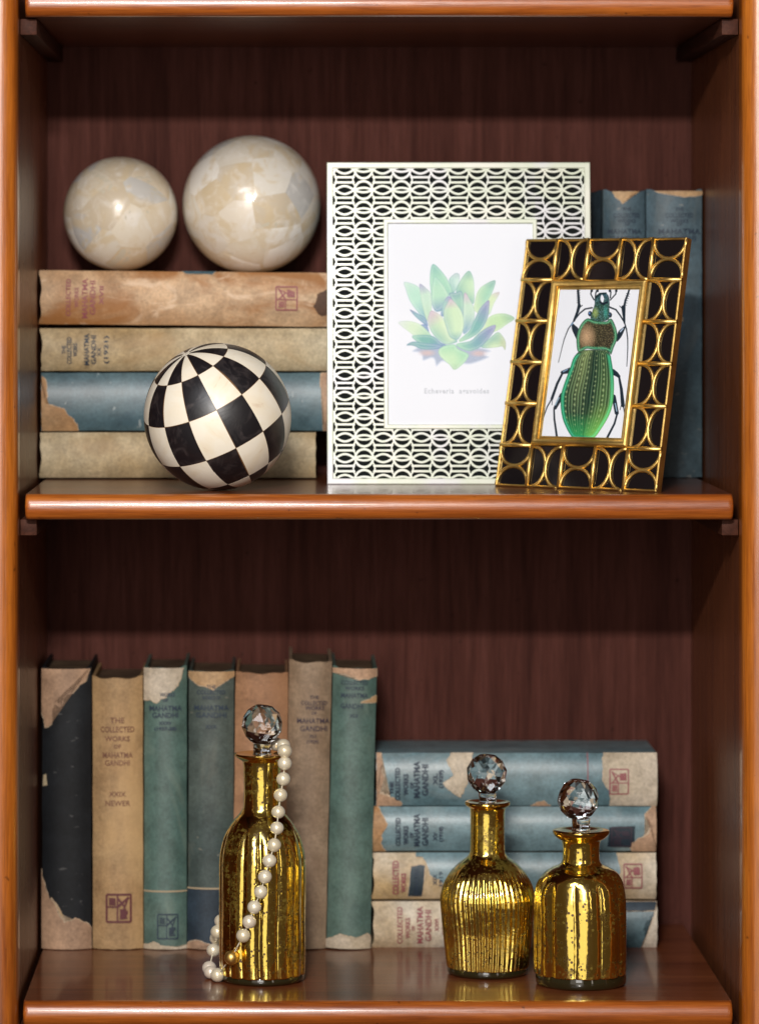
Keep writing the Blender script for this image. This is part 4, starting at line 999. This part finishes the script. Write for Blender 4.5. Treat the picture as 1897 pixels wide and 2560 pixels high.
def bar(L):
    b_ = bmesh.new(); tube(b_, [(0, .0007, 0), (0, .0007, L)], .0017, 8)
    me = bpy.data.meshes.new('gold_bar'); b_.to_mesh(me); b_.free(); me.materials.append(M['gold'])
    for p in me.polygons: p.use_smooth = True
    return me
arcV, arcH = half_arc(cw*.455, ch), half_arc(ch*.455, cw)
barH, barV = bar(cw), bar(ch)
def put(name, me, loc, roty=0):
    o = bpy.data.objects.new(name, me); C.objects.link(o); o.parent = gf; o.location = loc; o.rotation_euler = (0, roty, 0); return o
def cell(i, j, kind):
    x0, z0_ = i*cw, j*ch
    if kind == 'side':
        put('gold_arc', arcV, (x0+.0012, 0, z0_)); put('gold_arc', arcV, (x0+cw-.0012, 0, z0_+ch), PI)
    else:
        put('gold_arc', arcH, (x0+cw, 0, z0_+.0012), -PI/2); put('gold_arc', arcH, (x0, 0, z0_+ch-.0012), PI/2)
for i in range(5):
    for j in (0, 5): cell(i, j, 'updown' if i % 2 == 0 else 'side')
for j in range(1, 5):
    for i in (0, 4): cell(i, j, 'side')
for i in range(1, 5):
    for j in (0, 5): put('gold_bar', barV, (i*cw, 0, j*ch))
for j in range(1, 6):
    for i in (0, 4): put('gold_bar', barH, ((i+1)*cw, 0, j*ch), -PI/2)
bx0, bx1, bz0, bz1 = ox0+.0070, ox1-.0070, oz0+.0070, oz1-.0070
img = paint_beetle()
sheet('beetle_print', img, lambda u, v: (bx0+(bx1-bx0)*u, .0012, bz1-(bz1-bz0)*v), M['print'], gf)
bm = bmesh.new(); bm.faces.new([bm.verts.new(p) for p in ((bx0-.001, .0006, bz0-.001), (bx1+.001, .0006, bz0-.001), (bx1+.001, .0006, bz1+.001), (bx0-.001, .0006, bz1+.001))])
frombm('glass_pane', bm, M['pane'], gf)
bm = bmesh.new(); box(bm, Wb*.3, Wb*.7, .0085, .011, .0, Hb*.75)
o = frombm('easel_back', bm, blackback, gf); o.rotation_euler = (math.radians(-8), 0, 0); o.location = (0, .004, .002)
# ------------------------------------------------------------------ mercury glass bottles
def mercury(name, dark_amt, spot_scale):
    m, nt, b = newmat(name)
    v = coords(nt)
    n = noise(nt, v, 330, 4, .8); ns = noise(nt, v, 30, 3, .6, .8)
    vo = N(nt, 'ShaderNodeTexVoronoi'); vo.inputs['Scale'].default_value = spot_scale; nt.links.new(v, vo.inputs['Vector'])
    spots = ramp(nt, vo.outputs['Distance'], [(.24, (1, 1, 1, 1)), (.31, (0, 0, 0, 1))])
    ad = N(nt, 'ShaderNodeMath', operation='MULTIPLY'); nt.links.new(n, ad.inputs[0]); nt.links.new(ns, ad.inputs[1])
    pat = ramp(nt, ad.outputs[0], [(.30-dark_amt*.06, (0, 0, 0, 1)), (.38-dark_amt*.06, (.75, .75, .75, 1))])
    rn = noise(nt, v, 45, 2, .5)
    gate = ramp(nt, rn, [(.40, (0, 0, 0, 1)), (.46, (1, 1, 1, 1))])
    sp = mix(nt, 1.0, spots, gate, 'MULTIPLY')
    mask = mix(nt, 1.0, sp, pat, 'LIGHTEN')
    col = mix(nt, mask, (1.0, .76, .14, 1), (.09, .042, .010, 1))
    nt.links.new(col, b.inputs['Base Color'])
    mt = ramp(nt, mask, [(0, (1, 1, 1, 1)), (1, (.6, .6, .6, 1))]); nt.links.new(mt, b.inputs['Metallic'])
    ro = ramp(nt, mask, [(0, (.12, .12, .12, 1)), (1, (.30, .30, .30, 1))]); nt.links.new(ro, b.inputs['Roughness'])
    b.inputs['Coat Weight'].default_value = 1.0; b.inputs['Coat Roughness'].default_value = .2
    nb = noise(nt, v, 55, 3, .5); bump(nt, b, nb, .3, .0035)
    return m
M['glass'] = newmat('crystal')[0]; b = M['glass'].node_tree.nodes['Principled BSDF']
b.inputs['Transmission Weight'].default_value = 1; b.inputs['Roughness'].default_value = .01; b.inputs['IOR'].default_value = 1.52; b.inputs['Base Color'].default_value = (.97, .98, .98, 1)
M['dark_glass'] = simple('dark_bottle_foot', (.02, .016, .006, 1), .06, coat=.6)
M['rim_gold'] = newmat('amber_gold_rim')[0]; b = M['rim_gold'].node_tree.nodes['Principled BSDF']
b.inputs['Base Color'].default_value = (.80, .52, .12, 1); b.inputs['Metallic'].default_value = 1; b.inputs['Roughness'].default_value = .12
def interp_prof(keys, n):
    keys = np.array(keys, float); cu = catmull([tuple(k) for k in keys], n, closed=False); return [(max(r, .0003), z) for r, z in cu]
def bottle(label, vaxis, y, vbase, keys, rimkeys, nfl, amp, mat, stop, foot, group, shape='lobe', phase=0., seg=280, twist=0):
    """keys: (radius in view px, view row); stop: (x, y, r) of the ball in the view"""
    k = (1+y/D0)/S/.8709
    zof = lambda vy: V(0, vy, y).z-ZB
    x0 = V(vaxis, 0, y).x
    t = empty('bottle', (x0, y, ZB), label, 'bottle', group)
    prof = interp_prof([(r*k, zof(vy)) for r, vy in keys], 7)
    zn = zof(foot[1]); zsh = zof(foot[2])
    rnd = random.Random(nfl); ph = [rnd.uniform(0, 6.28) for _ in range(6)]
    def fn(a, z, i):
        e = min(1, max(0, (zn-z)/(zn-zsh))); e = e*e*(3-2*e)
        w_ = a+phase+.02*math.sin(z*60+ph[0])
        if shape == 'lobe': f = abs(math.cos(nfl*w_/2))**.7*(1+.35*math.sin(3*w_+ph[1]))
        else: f = .5+.5*math.cos(nfl*w_)
        return 1+amp*e*(f-.6)+.004*math.sin(2*a+ph[2]+z*30)+.003*math.sin(5*a+z*90+ph[3])
    vs, fs = lathe(prof, seg, fn); frompy('body', vs, fs, mat, t, smooth=True)
    r0, zb_ = prof[0]
    ft = [(r0*.86, 0.0002), (r0*.95, .0004), (r0*1.0, .0018), (r0*1.005, zb_*.7), (r0*.985, zb_+.0004)]
    vs, fs = lathe(ft, 64); frompy('foot', vs, fs, M['dark_glass'], t, smooth=True)
    rp = interp_prof([(r*k, zof(vy)) for r, vy in rimkeys], 5)
    vs, fs = lathe(rp+[(.0006, rp[-1][1])], 64, cap0=False); frompy('rim', vs, fs, M['rim_gold'], t, smooth=True)  # last ring closes the mouth with a gold disc, added to brighten the plug
    # stopper: facetted crystal ball on a short plug
    sx, sy, sr = stop; R_ = sr*k
    st = bmesh.new(); zc = zof(sy)
    rnd = random.Random(int(sx))
    rings = [(10, .0)]
    lay = [math.radians(a) for a in (-64, -40, -14, 14, 40, 64)]
    vl = []
    rot = rnd.uniform(0, .6)
    for li, la in enumerate(lay):
        vl.append([st.verts.new((R_*math.cos(la)*math.cos(2*PI*(j+.5*(li % 2))/10+rot), R_*math.cos(la)*math.sin(2*PI*(j+.5*(li % 2))/10+rot), R_*math.sin(la))) for j in range(10)])
    for li in range(5):
        A, B = vl[li], vl[li+1]
        for j in range(10):
            j1 = (j+1) % 10
            if li % 2 == 0: st.faces.new((A[j], A[j1], B[j])); st.faces.new((B[j], A[j1], B[j1]))
            else: st.faces.new((A[j], A[j1], B[j1])); st.faces.new((A[j], B[j1], B[j]))
    st.faces.new(list(reversed(vl[0]))); st.faces.new(vl[-1])
    so = frombm('stopper', st, M['glass'], t); so.location = (V(sx, 0, y).x-x0, 0, zc)
    tilt = rnd.uniform(-.12, .12); so.rotation_euler = (.1, tilt, rnd.uniform(0, 1))
    zr = zof(rimkeys[-1][1])
    pr_ = .44*R_
    vs, fs = lathe([(pr_*1.05, zr+.0003), (pr_*.95, zr+.0018), (pr_*1.0, zc-R_*.895)], 28, cap1=True)
    po = frompy('plug', vs, fs, M['glass'], so, auto=40)
    po.matrix_parent_inverse = (Matrix.Translation(so.location) @ so.rotation_euler.to_matrix().to_4x4()).inverted()
    return t
GBt = 'gold mercury glass bottles with crystal stoppers'
Y1, Y2, Y3 = .094, .122, .077
bottle('tallest gold mercury glass bottle, draped with the pearl necklace', 571, Y1, 2140,
       [(92, 2118), (93, 2080), (93, 2000), (93, 1920), (92, 1870), (86, 1835), (76, 1808), (62, 1786), (48, 1770), (41, 1757), (40, 1735), (40, 1700), (41, 1668), (43, 1655)],
       [(42, 1657), (50, 1652), (58, 1646), (60.5, 1642.5), (59, 1640), (45, 1641), (24, 1644)],
       15, .050, mercury('gold_mercury_glass', 0, 300), (571, 1577, 45), (0, 1790, 1835), GBt, phase=.15)
bottle('finely ribbed round-shouldered gold bottle standing in front of the blue book stack', 1061, Y2, 2130,
       [(88, 2103), (91, 2080), (97, 2020), (102, 1965), (101, 1945), (93, 1920), (79, 1896), (62, 1878), (46, 1866), (39, 1855), (38, 1835), (37.5, 1800), (38, 1768), (40, 1757)],
       [(39, 1759), (44, 1756), (48.5, 1752), (49.5, 1748.5), (47, 1745), (36, 1746), (22, 1748)],
       50, .034, mercury('fine_gold_mercury_glass', .4, 380), (1059, 1685, 45), (0, 1885, 1925), GBt, shape='rib', seg=400)
bottle('shortest gold mercury glass bottle with wide flutes and flared lip, rightmost', 1264, Y3, 2150,
       [(98, 2117), (99, 2080), (99, 2010), (98, 1962), (95.5, 1936), (89.5, 1914), (77, 1898), (61, 1888), (47, 1882), (41, 1874), (40, 1862), (40, 1845), (42, 1832), (45, 1827)],
       [(44, 1829), (52, 1824), (59, 1817), (61.5, 1811), (60, 1807), (46, 1806), (22, 1809)],
       11, .050, mercury('pale_gold_mercury_glass', -.3, 270), (1258, 1740, 46), (0, 1900, 1935), GBt, phase=.35)
# ------------------------------------------------------------------ pearl necklace
pm, nt, b = newmat('pearl')
_oi = nt.nodes.new('ShaderNodeObjectInfo'); nt.links.new(ramp(nt, _oi.outputs['Random'], [(0, srgb(240, 232, 212)), (.5, srgb(228, 214, 182)), (1, srgb(236, 222, 204))]), b.inputs['Base Color']); b.inputs['Roughness'].default_value = .3; b.inputs['Metallic'].default_value = .25
b.inputs['Coat Weight'].default_value = .8; b.inputs['Coat Roughness'].default_value = .1
b.inputs['Sheen Weight'].default_value = .25; b.inputs['Subsurface Weight'].default_value = 0
k1 = (1+Y1/D0)/S
ax1 = V(571, 0, Y1); RP = .0052
def Rb(vy):                                  # bottle radius (metres) at a view row
    ks = [(60, 1640), (60, 1660), (60, 1770), (78, 1800), (90, 1840), (94, 1880), (94, 2140)]
    return np.interp(vy, [q[1] for q in ks], [q[0] for q in ks])*k1/.8709
front = [(620, 1635), (620, 1662), (617, 1696), (611, 1731), (606, 1768), (603, 1803), (597, 1840), (587, 1874), (577, 1909), (568, 1942), (554, 1975), (543, 2007), (530, 2037)]
def solve(vx, vy, sign=-1, extra=0.0):
    R_ = Rb(vy)+RP+extra; y = Y1
    for _ in range(20):
        p = V(vx, vy, y); dx = p.x-ax1.x
        y = Y1+sign*math.sqrt(max(0, R_*R_-dx*dx))
    return V(vx, vy, y)
zrim = V(0, 1641, Y1).z
pearls = []
# round the back of the stopper, over the lip
for a in (92, 50):
    r_ = .0168
    pearls.append(Vector((ax1.x+r_*math.cos(math.radians(a)), Y1+r_*math.sin(math.radians(a)), zrim+RP+.0004)))
pearls.append(Vector((ax1.x+.0160, Y1-.002, zrim+RP+.0012)))
pearls = [pearls[k] for k in range(len(pearls))]
pts_f = [solve(*p) for p in front]
strand = pearls+pts_f
clasp = solve(504, 2085, -1, .0)
floorz = ZB+RP+.0001
low = [V(474, 2110, .084), V(459, 2108, .096), V(456, 2095, .107), V(465, 2069, .121), V(472, 2043, .127)]
low[0].z = floorz; low[1].z = floorz; low[2].z = floorz+.0012
back_ = []
zs_ = low[-1].z; za = strand[0].z
nb = 20
for k in range(1, nb):
    f = k/nb; z = zs_+(za-zs_)*f
    vy = np.interp(z, [V(0, 2140, Y1).z, V(0, 1640, Y1).z], [2140, 1640])
    a = math.radians(92+68*max(0, 1-f/.45)**1.0)
    r_ = (Rb(vy)+RP+.0004)*(1 if f < .9 else .9)
    back_.append(Vector((ax1.x+r_*math.cos(a)*(1 if f < .97 else .9), Y1+r_*math.sin(a), z)))
nk = empty('pearl_necklace', (low[0].x, low[0].y, ZB), 'cream pearl necklace with a gold clasp draped over the tallest gold bottle', 'necklace')
bm = bmesh.new(); bmesh.ops.create_uvsphere(bm, u_segments=24, v_segments=16, radius=RP)
pme = bpy.data.meshes.new('pearl'); bm.to_mesh(pme); bm.free(); pme.materials.append(pm)
for p in pme.polygons: p.use_smooth = True
rnd = random.Random(8)
def pearl(p):
    o = bpy.data.objects.new('pearl', pme); C.objects.link(o); o.parent = nk; o.location = p-nk.location
    s_ = rnd.uniform(.97, 1.03); o.scale = (s_, s_, s_*rnd.uniform(.96, 1.0))
chain = strand+[clasp]+low+back_
prev = None
for p in chain:
    if p is clasp or (prev is not None and (p-prev).length < RP*1.55): continue
    pearl(p); prev = p
bm = bmesh.new(); tube(bm, [p-nk.location for p in chain], .00045, 6, closed=True); frombm('thread', bm, simple('silk_thread', srgb(225, 215, 190), .7), nk)
bm = bmesh.new(); bmesh.ops.create_uvsphere(bm, u_segments=24, v_segments=16, radius=RP*1.02)
cl = frombm('clasp', bm, M['gold'], nk, smooth=True); cl.location = clasp-nk.location
bm = bmesh.new()
for s_ in (strand[-1], low[0]):
    d = (s_-clasp).normalized(); c_ = clasp+d*(RP+.0022); u = d.orthogonal().normalized()
    tube(bm, [c_+(d*math.cos(a)+u*math.sin(a))*.0021 for a in [2*PI*q/12 for q in range(12)]], .0004, 6, closed=True)
o = frombm('clasp_ring', bm, M['gold'], cl, smooth=True); o.location = -clasp
